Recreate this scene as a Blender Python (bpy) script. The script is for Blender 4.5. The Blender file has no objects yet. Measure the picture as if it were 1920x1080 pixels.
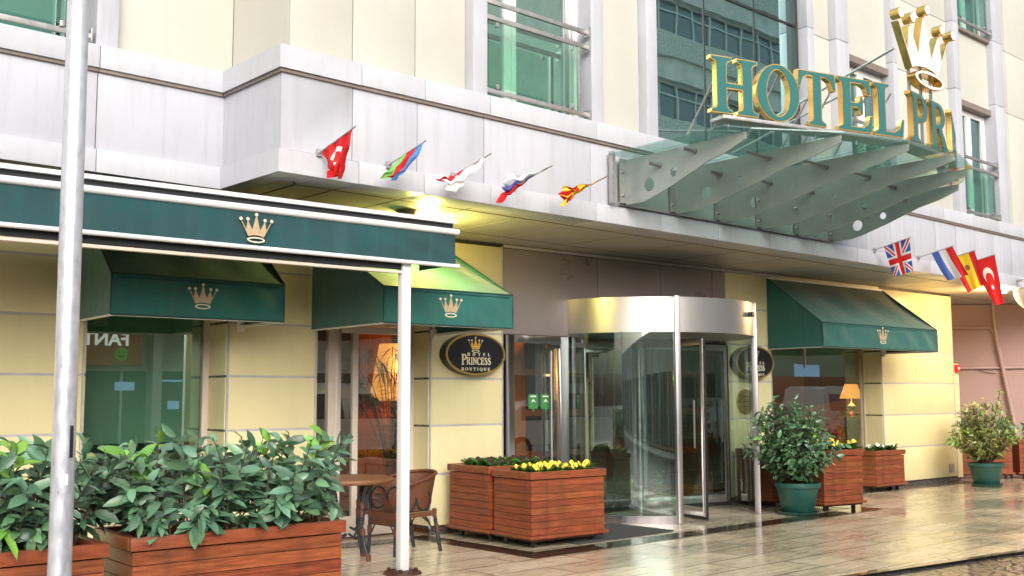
import bpy, bmesh, math, random
from math import sin, cos, pi, radians as rad
from mathutils import Vector, Matrix, geometry
import numpy as np
random.seed(7); rng = np.random.default_rng(7)
S = bpy.context.scene
COL = S.collection

# ------------------------------------------------------------------ camera
YAW, PIT, ROL, FPX = 0.735186, 0.101803, -0.002643, 1993.56
cd = bpy.data.cameras.new('camera'); cam = bpy.data.objects.new('camera', cd); COL.objects.link(cam)
fw = Vector((sin(YAW)*cos(PIT), cos(YAW)*cos(PIT), sin(PIT))); rt = Vector((cos(YAW), -sin(YAW), 0)); up = rt.cross(fw)
r2 = cos(ROL)*rt + sin(ROL)*up; u2 = -sin(ROL)*rt + cos(ROL)*up
cam.matrix_world = Matrix(((r2.x, u2.x, -fw.x, 0), (r2.y, u2.y, -fw.y, 0), (r2.z, u2.z, -fw.z, 1.55), (0, 0, 0, 1)))
cd.sensor_width = 36; cd.lens = 36*FPX/1920; cd.clip_start = 0.05; cd.clip_end = 400
S.camera = cam
# ------------------------------------------------------------------ world, sun, exposure
SUN_EL, SUN_AZ = rad(52), rad(200)
W = bpy.data.worlds.new('World'); S.world = W; W.use_nodes = True
nt = W.node_tree; nt.nodes.clear()
sky = nt.nodes.new('ShaderNodeTexSky'); sky.sky_type = 'NISHITA'; sky.sun_disc = False
sky.sun_elevation = SUN_EL; sky.sun_rotation = SUN_AZ; sky.air_density = 1.4; sky.dust_density = 6.0; sky.ozone_density = 0.6
hs = nt.nodes.new('ShaderNodeHueSaturation'); hs.inputs['Saturation'].default_value = 0.38
bg = nt.nodes.new('ShaderNodeBackground'); bg.inputs['Strength'].default_value = 0.15
wo = nt.nodes.new('ShaderNodeOutputWorld')
nt.links.new(sky.outputs[0], hs.inputs['Color']); nt.links.new(hs.outputs[0], bg.inputs['Color']); nt.links.new(bg.outputs[0], wo.inputs['Surface'])
sl = bpy.data.lights.new('sun', 'SUN'); sl.energy = 0.9; sl.angle = rad(60); sl.color = (1.0, 0.98, 0.96)
so = bpy.data.objects.new('sun', sl); COL.objects.link(so)
# sun high over the street, a little left of the camera
sd = Vector((-0.46, -0.85, 0.52)).normalized()
so.rotation_euler = (-sd).to_track_quat('-Z', 'Y').to_euler()
sky.sun_elevation = math.asin(sd.z); sky.sun_rotation = math.atan2(sd.x, sd.y)
S.view_settings.view_transform = 'Standard'; S.view_settings.look = 'None'; S.view_settings.gamma = 1
S.view_settings.exposure = 0.60
S.cycles.max_bounces = 10; S.cycles.transparent_max_bounces = 24; S.cycles.glossy_bounces = 6
S.cycles.caustics_reflective = False; S.cycles.caustics_refractive = False
S.cycles.use_denoising = True

# ------------------------------------------------------------------ materials
MATS = {}
def mat(name, col, rough=0.5, metal=0.0, spec=0.5, coat=0.0, noise=None, bump=None, var=0.0, emit=None, coatr=0.05, sheen=0.0, stain=None):
    """noise=(scale, amount[, stretch]) mottles the colour; bump=(scale, strength[, stretch]); var = per-piece value change"""
    m = bpy.data.materials.new(name); m.use_nodes = True; n = m.node_tree.nodes; l = m.node_tree.links
    b = n['Principled BSDF']
    b.inputs['Base Color'].default_value = (*col, 1); b.inputs['Roughness'].default_value = rough
    b.inputs['Metallic'].default_value = metal; b.inputs['Specular IOR Level'].default_value = spec
    b.inputs['Coat Weight'].default_value = coat; b.inputs['Coat Roughness'].default_value = coatr
    b.inputs['Sheen Weight'].default_value = sheen
    tc = n.new('ShaderNodeTexCoord')
    cur = None
    def mp(st):
        q = n.new('ShaderNodeMapping'); q.inputs['Scale'].default_value = st; l.new(tc.outputs['Object'], q.inputs[0]); return q
    if noise:
        st = noise[2] if len(noise) > 2 else (1, 1, 1)
        t = n.new('ShaderNodeTexNoise'); t.inputs['Scale'].default_value = noise[0]; t.inputs['Detail'].default_value = 6; t.inputs['Roughness'].default_value = .6
        l.new(mp(st).outputs[0], t.inputs[0])
        r = n.new('ShaderNodeMapRange'); r.inputs[1].default_value = .3; r.inputs[2].default_value = .7
        r.inputs[3].default_value = 1-noise[1]; r.inputs[4].default_value = 1+noise[1]
        l.new(t.outputs[0], r.inputs[0])
        x = n.new('ShaderNodeMix'); x.data_type = 'RGBA'; x.blend_type = 'MULTIPLY'; x.inputs[0].default_value = 1
        x.inputs[6].default_value = (*col, 1); l.new(r.outputs[0], x.inputs[7]); cur = x.outputs[2]
        r3 = n.new('ShaderNodeMapRange'); r3.inputs[1].default_value = .3; r3.inputs[2].default_value = .7
        r3.inputs[3].default_value = rough*.8; r3.inputs[4].default_value = min(1, rough*1.25); l.new(t.outputs[0], r3.inputs[0]); l.new(r3.outputs[0], b.inputs['Roughness'])
    if stain:
        # vertical rain streaks: (colour, amount, scale)
        t = n.new('ShaderNodeTexNoise'); t.inputs['Scale'].default_value = stain[2]; t.inputs['Detail'].default_value = 5
        l.new(mp((1, 1, .07)).outputs[0], t.inputs[0])
        r = n.new('ShaderNodeMapRange'); r.inputs[1].default_value = .48; r.inputs[2].default_value = .75; r.inputs[3].default_value = 0; r.inputs[4].default_value = stain[1]
        l.new(t.outputs[0], r.inputs[0])
        x = n.new('ShaderNodeMix'); x.data_type = 'RGBA'; l.new(r.outputs[0], x.inputs[0])
        if cur: l.new(cur, x.inputs[6])
        else: x.inputs[6].default_value = (*col, 1)
        x.inputs[7].default_value = (*stain[0], 1); cur = x.outputs[2]
    if var:
        g = n.new('ShaderNodeNewGeometry'); h = n.new('ShaderNodeHueSaturation')
        r = n.new('ShaderNodeMapRange'); r.inputs[3].default_value = 1-var; r.inputs[4].default_value = 1+var
        l.new(g.outputs['Random Per Island'], r.inputs[0]); l.new(r.outputs[0], h.inputs['Value'])
        r4 = n.new('ShaderNodeMapRange'); r4.inputs[3].default_value = .5-var*.05; r4.inputs[4].default_value = .5+var*.05
        mt = n.new('ShaderNodeMath'); mt.operation = 'FRACT'; m7 = n.new('ShaderNodeMath'); m7.operation = 'MULTIPLY'; m7.inputs[1].default_value = 7.31
        l.new(g.outputs['Random Per Island'], m7.inputs[0]); l.new(m7.outputs[0], mt.inputs[0]); l.new(mt.outputs[0], r4.inputs[0]); l.new(r4.outputs[0], h.inputs['Hue'])
        if cur: l.new(cur, h.inputs['Color'])
        else: h.inputs['Color'].default_value = (*col, 1)
        cur = h.outputs[0]
    if cur: l.new(cur, b.inputs['Base Color'])
    if bump:
        st = bump[2] if len(bump) > 2 else (1, 1, 1)
        t = n.new('ShaderNodeTexNoise'); t.inputs['Scale'].default_value = bump[0]; t.inputs['Detail'].default_value = 5
        l.new(mp(st).outputs[0], t.inputs[0])
        q = n.new('ShaderNodeBump'); q.inputs['Strength'].default_value = bump[1]; q.inputs['Distance'].default_value = .01
        l.new(t.outputs[0], q.inputs['Height']); l.new(q.outputs[0], b.inputs['Normal'])
    if emit:
        b.inputs['Emission Color'].default_value = (*emit[0], 1); b.inputs['Emission Strength'].default_value = emit[1]
    MATS[name] = m; return m
def glass(name, tint, refl=(1, 1, 1), base=0.08, rough=0.0, wav=0.0, boost=1.0):
    m = bpy.data.materials.new(name); m.use_nodes = True; n = m.node_tree.nodes; l = m.node_tree.links; n.clear()
    o = n.new('ShaderNodeOutputMaterial'); t = n.new('ShaderNodeBsdfTransparent'); t.inputs[0].default_value = (*tint, 1)
    g = n.new('ShaderNodeBsdfGlossy'); g.inputs['Color'].default_value = (*refl, 1); g.inputs['Roughness'].default_value = rough
    f = n.new('ShaderNodeFresnel'); f.inputs[0].default_value = 1.5
    a = n.new('ShaderNodeMath'); a.operation = 'MULTIPLY_ADD'; a.inputs[1].default_value = boost; a.inputs[2].default_value = base; a.use_clamp = True
    x = n.new('ShaderNodeMixShader'); l.new(f.outputs[0], a.inputs[0])
    ge_ = n.new('ShaderNodeNewGeometry'); ri = n.new('ShaderNodeMapRange'); ri.inputs[3].default_value = 1.5; ri.inputs[4].default_value = 1/1.5; l.new(ge_.outputs['Backfacing'], ri.inputs[0]); l.new(ri.outputs[0], f.inputs[0])
    inv = n.new('ShaderNodeMath'); inv.operation = 'SUBTRACT'; inv.inputs[0].default_value = 1; l.new(ge_.outputs['Backfacing'], inv.inputs[1])
    fa = n.new('ShaderNodeMath'); fa.operation = 'MULTIPLY'; l.new(a.outputs[0], fa.inputs[0]); l.new(inv.outputs[0], fa.inputs[1]); l.new(fa.outputs[0], x.inputs[0]); l.new(t.outputs[0], x.inputs[1]); l.new(g.outputs[0], x.inputs[2]); l.new(x.outputs[0], o.inputs[0])
    if wav:
        tc = n.new('ShaderNodeTexCoord'); q = n.new('ShaderNodeTexNoise'); q.inputs['Scale'].default_value = 1.1; q.inputs['Detail'].default_value = 1.0
        b = n.new('ShaderNodeBump'); b.inputs['Strength'].default_value = wav; b.inputs['Distance'].default_value = .02
        l.new(tc.outputs['Object'], q.inputs[0]); l.new(q.outputs[0], b.inputs['Height']); l.new(b.outputs[0], g.inputs['Normal'])
    MATS[name] = m; return m
M = MATS
mat('white_panel', (.455, .466, .520), .36, var=.025, noise=(1.6, .06), stain=((.34, .33, .35), .38, 14))
mat('white_band', (.485, .496, .548), .34, var=.02, noise=(2.2, .05), stain=((.38, .37, .37), .3, 18))
mat('upper_cream', (.50, .495, .44), .4, noise=(1.3, .05), stain=((.5, .47, .38), .3, 6))
mat('joint_black', (.02, .02, .02), .7)
mat('cove', (.20, .16, .14), .45, noise=(3, .15))
mat('soffit', (.47, .44, .39), .38, noise=(1.2, .08))
mat('cream_panel', (.68, .62, .36), .33, var=.03, noise=(1.1, .06), bump=(2.5, .05), stain=((.52, .46, .27), .16, 7))
mat('joint_grey', (.42, .40, .44), .45, noise=(6, .15))
mat('dark_gap', (.03, .028, .03), .6)
mat('plinth_stone', (.085, .075, .07), .25, noise=(30, .6))
mat('grey_panel', (.34, .30, .30), .3, metal=.35, noise=(1.0, .10))
mat('beige_frame', (.60, .53, .46), .4, noise=(8, .04))
mat('white_frame', (.78, .77, .76), .35)
mat('steel', (.36, .34, .355), .34, metal=1, noise=(9, .10, (1, 1, .1)))
mat('brushed_drum', (.56, .55, .54), .33, metal=.9, bump=(120, .04, (1, 1, .02)))
mat('dull_steel', (.45, .43, .43), .38, metal=.85, noise=(14, .15))
mat('rib_metal', (.31, .345, .33), .42, metal=.25, noise=(3, .10))
mat('black_metal', (.02, .02, .022), .4)
mat('galvanised', (.56, .58, .65), .34, metal=.55, noise=(38, .16, (1, 1, .35)), bump=(60, .12))
mat('white_paint', (.66, .66, .69), .35, noise=(5, .03))
mat('fabric_green', (.009, .100, .088), .8, noise=(2.2, .22), bump=(6, .9), sheen=.25, stain=((.03, .12, .10), .5, 10))
mat('fabric_teal', (.006, .050, .058), .8, noise=(2.5, .25), bump=(5, 1.0), sheen=.2, stain=((.02, .085, .09), .5, 8))
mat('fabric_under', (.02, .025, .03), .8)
mat('piping', (.005, .04, .038), .7)
mat('emblem', (.42, .32, .20), .5, noise=(60, .15))
mat('emblem_line', (.62, .55, .42), .5)
mat('gold', (.80, .52, .18), .20, metal=1, noise=(5, .18))
mat('champagne', (.88, .81, .71), .28, metal=.15, noise=(4, .05))
mat('letter_green', (.008, .115, .11), .25, spec=.6, coat=.3)
mat('sign_black', (.010, .010, .018), .35)
mat('sign_gold', (.62, .42, .12), .3, metal=.8)
mat('sign_ivory', (.80, .74, .52), .4)
mat('sign_orange', (.72, .42, .06), .4)
mat('brass', (.55, .42, .14), .3, metal=.85, noise=(20, .2))
mat('wood', (.225, .058, .021), .36, noise=(7, .38, (1, 1, 7)), coat=.22, coatr=.22, var=.12, stain=((.10, .035, .018), .5, 9), bump=(30, .15, (1, 1, 6)))
mat('wood_x', (.23, .058, .021), .38, noise=(6, .5, (.7, .7, 9)), coat=.2, coatr=.25, var=.14, stain=((.09, .032, .016), .6, 8), bump=(25, .15, (.7, .7, 8)))
mat('wood_dark', (.05, .016, .010), .5)
mat('soil', (.03, .02, .014), .95, bump=(40, 1))
mat('leaf', (.055, .145, .060), .34, spec=.6, var=.65, coat=.25, coatr=.2)
mat('leaf_blue', (.085, .185, .105), .40, spec=.6, var=.6, coat=.2, coatr=.3)
mat('leaf_young', (.17, .38, .06), .38, var=.3)
mat('leaf_olive', (.16, .20, .045), .35, spec=.6, var=.5, coat=.2, coatr=.2)
mat('leaf_dead', (.22, .07, .02), .7, var=.3)
mat('twig', (.085, .05, .035), .8)
mat('petal_yellow', (.80, .60, .06), .6, var=.15)
mat('petal_centre', (.25, .08, .01), .7)
mat('petal_maroon', (.040, .004, .006), .6, var=.4)
mat('petal_white', (.8, .8, .78), .6)
mat('pansy_leaf', (.06, .17, .03), .5, var=.35)
mat('pot_green', (.016, .085, .070), .38, noise=(6, .12), bump=(20, .05))
mat('rattan', (.13, .045, .02), .5, noise=(60, .35), bump=(140, .8))
mat('rattan_top', (.20, .085, .035), .35, noise=(45, .35, (1, 3, 1)), bump=(90, .6))
mat('bamboo_black', (.022, .026, .036), .3, noise=(12, .3))
mat('rattan_wrap', (.12, .035, .02), .45)
mat('mat_grey', (.055, .058, .066), .95, bump=(300, .8))
mat('pink_wall', (.40, .27, .25), .75, noise=(1.4, .08), bump=(30, .1))
mat('pink_pipe', (.46, .32, .30), .45)
mat('red_box', (.6, .02, .02), .35)
mat('lobby_wall', (.20, .08, .035), .6, noise=(2, .2))
mat('lobby_floor', (.20, .14, .09), .25, noise=(4, .2))
mat('lobby_ceiling', (.25, .20, .15), .8)
mat('timber_orange', (.62, .17, .03), .35, noise=(5, .2, (6, 6, .4)))
mat('curtain_amber', (.60, .24, .05), .8, noise=(3, .2, (8, 8, .3)))
mat('lamp_shade', (.75, .36, .10), .8, emit=((1.0, .40, .08), .85))
mat('lamp_lit', (1, .9, .7), .5, emit=((1.0, .72, .38), 14))
mat('lamp_spot', (1, .9, .7), .5, emit=((1.0, .80, .45), 60))
mat('lamp_cone', (.22, .15, .10), .45)
mat('blind_green', (.22, .34, .28), .7, noise=(1.5, .06))
mat('vase_dark', (.022, .028, .022), .3, noise=(30, .5))
mat('sticker_green', (.04, .22, .06), .5)
mat('opp_wall', (.78, .78, .74), .8, noise=(2, .15))
mat('opp_stone', (.66, .68, .63), .85, noise=(12, .35), bump=(10, .8))
mat('opp_frame', (.75, .77, .78), .5)
mat('opp_dark', (.06, .065, .07), .6)
mat('opp_glass', (.16, .20, .22), .1, spec=.8)
mat('shop_sign_brown', (.30, .085, .045), .5, emit=((.30, .09, .05), .2))
mat('shop_letter', (.8, .8, .8), .5, emit=((.9, .9, .9), .7))
mat('smiley', (.25, .50, .05), .5, emit=((.25, .5, .05), .15))
mat('screen_blue', (.1, .3, .8), .3, emit=((.5, .68, 1.0), .45))
mat('car_white', (.80, .82, .84), .25, coat=.8, coatr=.03)
mat('car_glass', (.02, .03, .035), .05, spec=.8)
mat('tyre', (.02, .02, .02), .85)
mat('van_red', (.45, .03, .02), .5)
mat('banner_red', (.6, .03, .03), .6)
mat('paper_white', (.8, .8, .78), .7)
glass('pane_shop', (.90, .94, .92), (.85, 1, .93), .16, boost=1.5, wav=.05)
glass('pane_blind', (.78, .90, .82), (.80, .97, .88), .24, boost=1.6)
glass('pane_door', (.92, .95, .93), (.9, 1, .97), .24, boost=1.6)
glass('pane_upper', (.30, .46, .43), (.50, .78, .74), .34, boost=1.1)
glass('pane_curtain', (.06, .12, .12), (.62, .95, .93), .90, boost=.3, wav=.10)
glass('canopy_glass', (.74, .87, .84), (.8, 1, .97), .10, rough=.10, boost=.9)
glass('rail_glass', (.66, .86, .78), (.7, .95, .88), .10, boost=1.0)
glass('drum_glass', (.80, .89, .86), (.85, 1, .96), .20, boost=1.3)

def ground_mats():
    m = bpy.data.materials.new('travertine'); m.use_nodes = True; n = m.node_tree.nodes; l = m.node_tree.links; b = n['Principled BSDF']
    tc = n.new('ShaderNodeTexCoord')
    br = n.new('ShaderNodeTexBrick'); br.inputs['Scale'].default_value = 1; br.inputs['Brick Width'].default_value = 1.25; br.inputs['Row Height'].default_value = .42
    br.inputs['Mortar Size'].default_value = .012; br.inputs['Mortar Smooth'].default_value = .4; br.inputs['Bias'].default_value = 0
    br.inputs['Color1'].default_value = (.76, .70, .57, 1); br.inputs['Color2'].default_value = (.60, .53, .41, 1); br.inputs['Mortar'].default_value = (.10, .08, .06, 1)
    l.new(tc.outputs['Object'], br.inputs[0])
    mp = n.new('ShaderNodeMapping'); mp.inputs['Scale'].default_value = (.9, 6, 1); l.new(tc.outputs['Object'], mp.inputs[0])
    v = n.new('ShaderNodeTexNoise'); v.inputs['Scale'].default_value = 3.2; v.inputs['Detail'].default_value = 9; v.inputs['Roughness'].default_value = .68; v.inputs['Distortion'].default_value = .7; l.new(mp.outputs[0], v.inputs[0])
    cr = n.new('ShaderNodeValToRGB'); cr.color_ramp.elements[0].position = .34; cr.color_ramp.elements[0].color = (.55, .47, .40, 1); cr.color_ramp.elements[1].position = .6; cr.color_ramp.elements[1].color = (1.15, 1.12, 1.05, 1)
    l.new(v.outputs[0], cr.inputs[0])
    x = n.new('ShaderNodeMix'); x.data_type = 'RGBA'; x.blend_type = 'MULTIPLY'; x.inputs[0].default_value = .9; l.new(br.outputs[0], x.inputs[6]); l.new(cr.outputs[0], x.inputs[7])
    # small pits
    pt = n.new('ShaderNodeTexNoise'); pt.inputs['Scale'].default_value = 26; pt.inputs['Detail'].default_value = 6; pt.inputs['Roughness'].default_value = .7; l.new(mp.outputs[0], pt.inputs[0])
    pr_ = n.new('ShaderNodeMapRange'); pr_.inputs[1].default_value = .30; pr_.inputs[2].default_value = .42; pr_.inputs[3].default_value = .35; pr_.inputs[4].default_value = 1; l.new(pt.outputs[0], pr_.inputs[0])
    x2 = n.new('ShaderNodeMix'); x2.data_type = 'RGBA'; x2.blend_type = 'MULTIPLY'; x2.inputs[0].default_value = .8; l.new(x.outputs[2], x2.inputs[6]); l.new(pr_.outputs[0], x2.inputs[7])
    l.new(x2.outputs[2], b.inputs['Base Color'])
    # wet film: roughness patches
    w = n.new('ShaderNodeTexNoise'); w.inputs['Scale'].default_value = .8; w.inputs['Detail'].default_value = 4; l.new(tc.outputs['Object'], w.inputs[0])
    r = n.new('ShaderNodeMapRange'); r.inputs[1].default_value = .38; r.inputs[2].default_value = .62; r.inputs[3].default_value = .10; r.inputs[4].default_value = .34; l.new(w.outputs[0], r.inputs[0])
    l.new(r.outputs[0], b.inputs['Roughness']); b.inputs['Specular IOR Level'].default_value = .75
    b.inputs['Coat Weight'].default_value = .45; b.inputs['Coat Roughness'].default_value = .05
    bu = n.new('ShaderNodeBump'); bu.inputs['Strength'].default_value = .25; bu.inputs['Distance'].default_value = .004
    ad = n.new('ShaderNodeMath'); ad.operation = 'ADD'; l.new(v.outputs[0], ad.inputs[0]); l.new(pr_.outputs[0], ad.inputs[1]); l.new(ad.outputs[0], bu.inputs['Height'])
    l.new(bu.outputs[0], b.inputs['Normal'])
    bu2 = n.new('ShaderNodeBump'); bu2.inputs['Strength'].default_value = .35; bu2.inputs['Distance'].default_value = .004; l.new(v.outputs[0], bu2.inputs['Height']); l.new(bu2.outputs[0], b.inputs['Coat Normal'])
    MATS['travertine'] = m
    m = bpy.data.materials.new('cobble'); m.use_nodes = True; n = m.node_tree.nodes; l = m.node_tree.links; b = n['Principled BSDF']
    tc = n.new('ShaderNodeTexCoord'); vo = n.new('ShaderNodeTexVoronoi'); vo.inputs['Scale'].default_value = 9; vo.feature = 'DISTANCE_TO_EDGE'; l.new(tc.outputs['Object'], vo.inputs[0])
    v2 = n.new('ShaderNodeTexVoronoi'); v2.inputs['Scale'].default_value = 9; l.new(tc.outputs['Object'], v2.inputs[0])
    r = n.new('ShaderNodeMapRange'); r.inputs[1].default_value = 0; r.inputs[2].default_value = .12; l.new(vo.outputs['Distance'], r.inputs[0])
    mx = n.new('ShaderNodeMix'); mx.data_type = 'RGBA'; mx.inputs[6].default_value = (.03, .027, .028, 1); l.new(r.outputs[0], mx.inputs[0])
    hsv = n.new('ShaderNodeHueSaturation'); hsv.inputs['Color'].default_value = (.075, .070, .080, 1); sp = n.new('ShaderNodeSeparateColor'); l.new(v2.outputs['Color'], sp.inputs[0])
    rr = n.new('ShaderNodeMapRange'); rr.inputs[3].default_value = .6; rr.inputs[4].default_value = 1.35; l.new(sp.outputs[0], rr.inputs[0]); l.new(rr.outputs[0], hsv.inputs['Value']); l.new(hsv.outputs[0], mx.inputs[7])
    l.new(mx.outputs[2], b.inputs['Base Color']); b.inputs['Roughness'].default_value = .28; b.inputs['Coat Weight'].default_value = .5
    bu = n.new('ShaderNodeBump'); bu.inputs['Strength'].default_value = 1; bu.inputs['Distance'].default_value = .02; l.new(r.outputs[0], bu.inputs['Height']); l.new(bu.outputs[0], b.inputs['Normal'])
    MATS['cobble'] = m
    mat('dark_marble', (.075, .045, .028), .12, noise=(4, .5, (1, 3, 1)), coat=.7)
ground_mats()

# ------------------------------------------------------------------ mesh helpers
ORG = {}
def wall(u, d, z):
    """ground-floor wall frame: u along the wall, d out towards the street"""
    c, s = cos(rad(3.04)), sin(rad(3.04))
    return Vector((7.8 + c*(u-7.8) - s*d, 9.68 - s*(u-7.8) - c*d, z))
def ident(x, y, z): return Vector((x, y, z))
def frame(org, ang, lean=0.0):
    o = Vector(org); c, s = cos(ang), sin(ang)
    return lambda x, y, z: o + Vector((c*x - s*y, s*x + c*y, z))
class MB:
    def __init__(s, xf=ident): s.v = []; s.f = []; s.xf = xf; s.smooth = []
    def add(s, vs, fs, sm=False, raw=False):
        b = len(s.v); s.v += [(Vector(v) if raw else s.xf(*v)) for v in vs]; s.f += [tuple(b+i for i in f) for f in fs]; s.smooth += [sm]*len(fs); return s
    def box(s, x0, x1, y0, y1, z0, z1):
        return s.add([(x, y, z) for z in (z0, z1) for y in (y0, y1) for x in (x0, x1)],
                     [(0, 2, 3, 1), (4, 5, 7, 6), (0, 1, 5, 4), (2, 6, 7, 3), (0, 4, 6, 2), (1, 3, 7, 5)])
    def grid(s, fn, nu, nv, sm=True):
        vs = [fn(i/nu, j/nv) for j in range(nv+1) for i in range(nu+1)]
        return s.add(vs, [(j*(nu+1)+i, j*(nu+1)+i+1, (j+1)*(nu+1)+i+1, (j+1)*(nu+1)+i) for j in range(nv) for i in range(nu)], sm)
    def tube(s, pts, r, n=10, caps=True, raw=False):
        P = [Vector(p) if raw else s.xf(*p) for p in pts]
        rs = [float(a) for a in r] if isinstance(r, (list, tuple)) else [r]*len(P)
        vs = []; prev = None
        for i, p in enumerate(P):
            t = (P[min(i+1, len(P)-1)] - P[max(i-1, 0)]).normalized()
            a = prev if prev is not None else (Vector((0, 0, 1)) if abs(t.z) < .9 else Vector((1, 0, 0)))
            e1 = (a - t*a.dot(t)).normalized(); e2 = t.cross(e1); prev = e1
            vs += [p + rs[i]*(cos(2*pi*k/n)*e1 + sin(2*pi*k/n)*e2) for k in range(n)]
        fs = [(i*n+k, i*n+(k+1) % n, (i+1)*n+(k+1) % n, (i+1)*n+k) for i in range(len(P)-1) for k in range(n)]
        s.add(vs, fs, True, raw=True)
        if caps: s.add(vs[:n], [tuple(range(n-1, -1, -1))], False, True); s.add(vs[-n:], [tuple(range(n))], False, True)
        return s
    def lathe(s, prof, n=28, cx=0, cy=0):
        vs = [(cx+r*cos(2*pi*k/n), cy+r*sin(2*pi*k/n), z) for r, z in prof for k in range(n)]
        return s.add(vs, [(i*n+k, i*n+(k+1) % n, (i+1)*n+(k+1) % n, (i+1)*n+k) for i in range(len(prof)-1) for k in range(n)], True)
    def prism(s, loops, d0, d1, axes='xz'):
        """extrude 2-D loops (first outer, the rest holes) between depths d0 and d1; axes give the plane"""
        def P(p, d): return (p[0], d, p[1]) if axes == 'xz' else ((d, p[0], p[1]) if axes == 'yz' else (p[0], p[1], d))
        tri = geometry.tessellate_polygon([[Vector((p[0], p[1], 0)) for p in L] for L in loops]); flat = [p for L in loops for p in L]
        n = len(flat)
        vs = [P(p, d0) for p in flat] + [P(p, d1) for p in flat]
        fs = [tuple(t) for t in tri] + [tuple(i+n for i in reversed(t)) for t in tri]
        s.add(vs, fs); b = 0
        vv = []; ff = []
        for L in loops:
            k = len(L)
            for i in range(k):
                j = (i+1) % k; q = len(vv); vv += [P(L[i], d0), P(L[j], d0), P(L[j], d1), P(L[i], d1)]; ff.append((q, q+1, q+2, q+3))
        s.add(vv, ff); return s
    def build(s, name, mt, parent=None, org=None, recalc=True, merge=False, bevel=0):
        base = Vector(org) if org is not None else (ORG[parent.name] if parent is not None else Vector((0, 0, 0)))
        me = bpy.data.meshes.new(name); me.from_pydata([tuple(v-base) for v in s.v], [], s.f)
        if merge or recalc or bevel:
            bm = bmesh.new(); bm.from_mesh(me)
            for i, f in enumerate(bm.faces): f.smooth = s.smooth[i]
            if merge or recalc: bmesh.ops.remove_doubles(bm, verts=bm.verts, dist=1e-5)
            if bevel: bmesh.ops.bevel(bm, geom=[e for e in bm.edges if len(e.link_faces) == 2 and e.calc_face_angle(0) > .6], offset=bevel, segments=2, affect='EDGES', profile=.6, clamp_overlap=True)
            if recalc: bmesh.ops.recalc_face_normals(bm, faces=bm.faces)
            bm.to_mesh(me); bm.free()
        else:
            me.polygons.foreach_set('use_smooth', s.smooth)
        me.set_sharp_from_angle(angle=rad(38)); me.materials.append(M[mt] if isinstance(mt, str) else mt)
        o = bpy.data.objects.new(name, me); COL.objects.link(o)
        if parent is not None: o.parent = parent
        else: o.location = base
        ORG[o.name] = base
        return o
def tag(o, label=None, cat=None, group=None, kind=None):
    if label: o['label'] = label
    if cat: o['category'] = cat
    if group: o['group'] = group
    if kind: o['kind'] = kind
    return o
def thing(name, loc, label, cat, group=None):
    o = bpy.data.objects.new(name, None); COL.objects.link(o); o.location = loc; o.empty_display_size = .1
    ORG[o.name] = Vector(loc); return tag(o, label, cat, group)
def kids(o): return [c for c in bpy.data.objects if c.parent == o]
def copy_thing(o, loc, rotz=0, scale=1, label=None):
    c = o.copy(); COL.objects.link(c); c.location = loc; c.rotation_euler = (0, 0, rotz); c.scale = (scale,)*3
    if label: c['label'] = label
    for k in KID[o.name]:
        q = k.copy(); COL.objects.link(q); q.parent = c
    return c
KID = {}
def structure(o): o['kind'] = 'structure'; return o
def ell(cx, cy, rx, ry, n=40, a0=0, a1=2*pi, closed=True):
    m = n if closed else n+1
    return [(cx+rx*cos(a0+(a1-a0)*i/n), cy+ry*sin(a0+(a1-a0)*i/n)) for i in range(m)]

# ------------------------------------------------------------------ serif glyphs (cap height 1)
G = {}
G['H'] = (.95, [[(0, 0), (.42, 0), (.42, .05), (.33, .09), (.31, .14), (.31, .45), (.64, .45), (.64, .14), (.62, .09), (.53, .05), (.53, 0), (.95, 0), (.95, .05), (.86, .09), (.84, .14), (.84, .86), (.86, .91), (.95, .95), (.95, 1), (.53, 1), (.53, .95), (.62, .91), (.64, .86), (.64, .54), (.31, .54), (.31, .86), (.33, .91), (.42, .95), (.42, 1), (0, 1), (0, .95), (.09, .91), (.11, .86), (.11, .14), (.09, .09), (0, .05)]])
G['O'] = (1.0, [ell(.5, .5, .5, .52), ell(.5, .5, .27, .43)])
G['T'] = (.9, [[(.25, 0), (.65, 0), (.65, .05), (.57, .09), (.55, .14), (.55, .92), (.68, .92), (.78, .86), (.84, .70), (.90, .70), (.88, 1), (.02, 1), (0, .70), (.06, .70), (.12, .86), (.22, .92), (.35, .92), (.35, .14), (.33, .09), (.25, .05)]])
G['E'] = (.84, [[(0, 0), (.80, 0), (.84, .32), (.78, .32), (.72, .16), (.60, .08), (.31, .08), (.31, .46), (.46, .46), (.53, .42), (.55, .34), (.60, .34), (.60, .68), (.55, .68), (.53, .58), (.46, .54), (.31, .54), (.31, .92), (.58, .92), (.69, .86), (.74, .72), (.80, .72), (.78, 1), (0, 1), (0, .95), (.09, .91), (.11, .86), (.11, .14), (.09, .09), (0, .05)]])
G['L'] = (.82, [[(0, 0), (.78, 0), (.82, .34), (.76, .34), (.70, .17), (.56, .08), (.31, .08), (.31, .86), (.33, .91), (.42, .95), (.42, 1), (0, 1), (0, .95), (.09, .91), (.11, .86), (.11, .14), (.09, .09), (0, .05)]])
G['P'] = (.82, [[(0, 0), (.42, 0), (.42, .05), (.33, .09), (.31, .14), (.31, .43)] + ell(.47, .715, .34, .285, 12, -pi/2, pi/2, False) + [(0, 1), (0, .95), (.09, .91), (.11, .86), (.11, .14), (.09, .09), (0, .05)], [(.31, .51)] + ell(.43, .715, .17, .205, 10, -pi/2, pi/2, False) + [(.31, .92)]])
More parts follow.
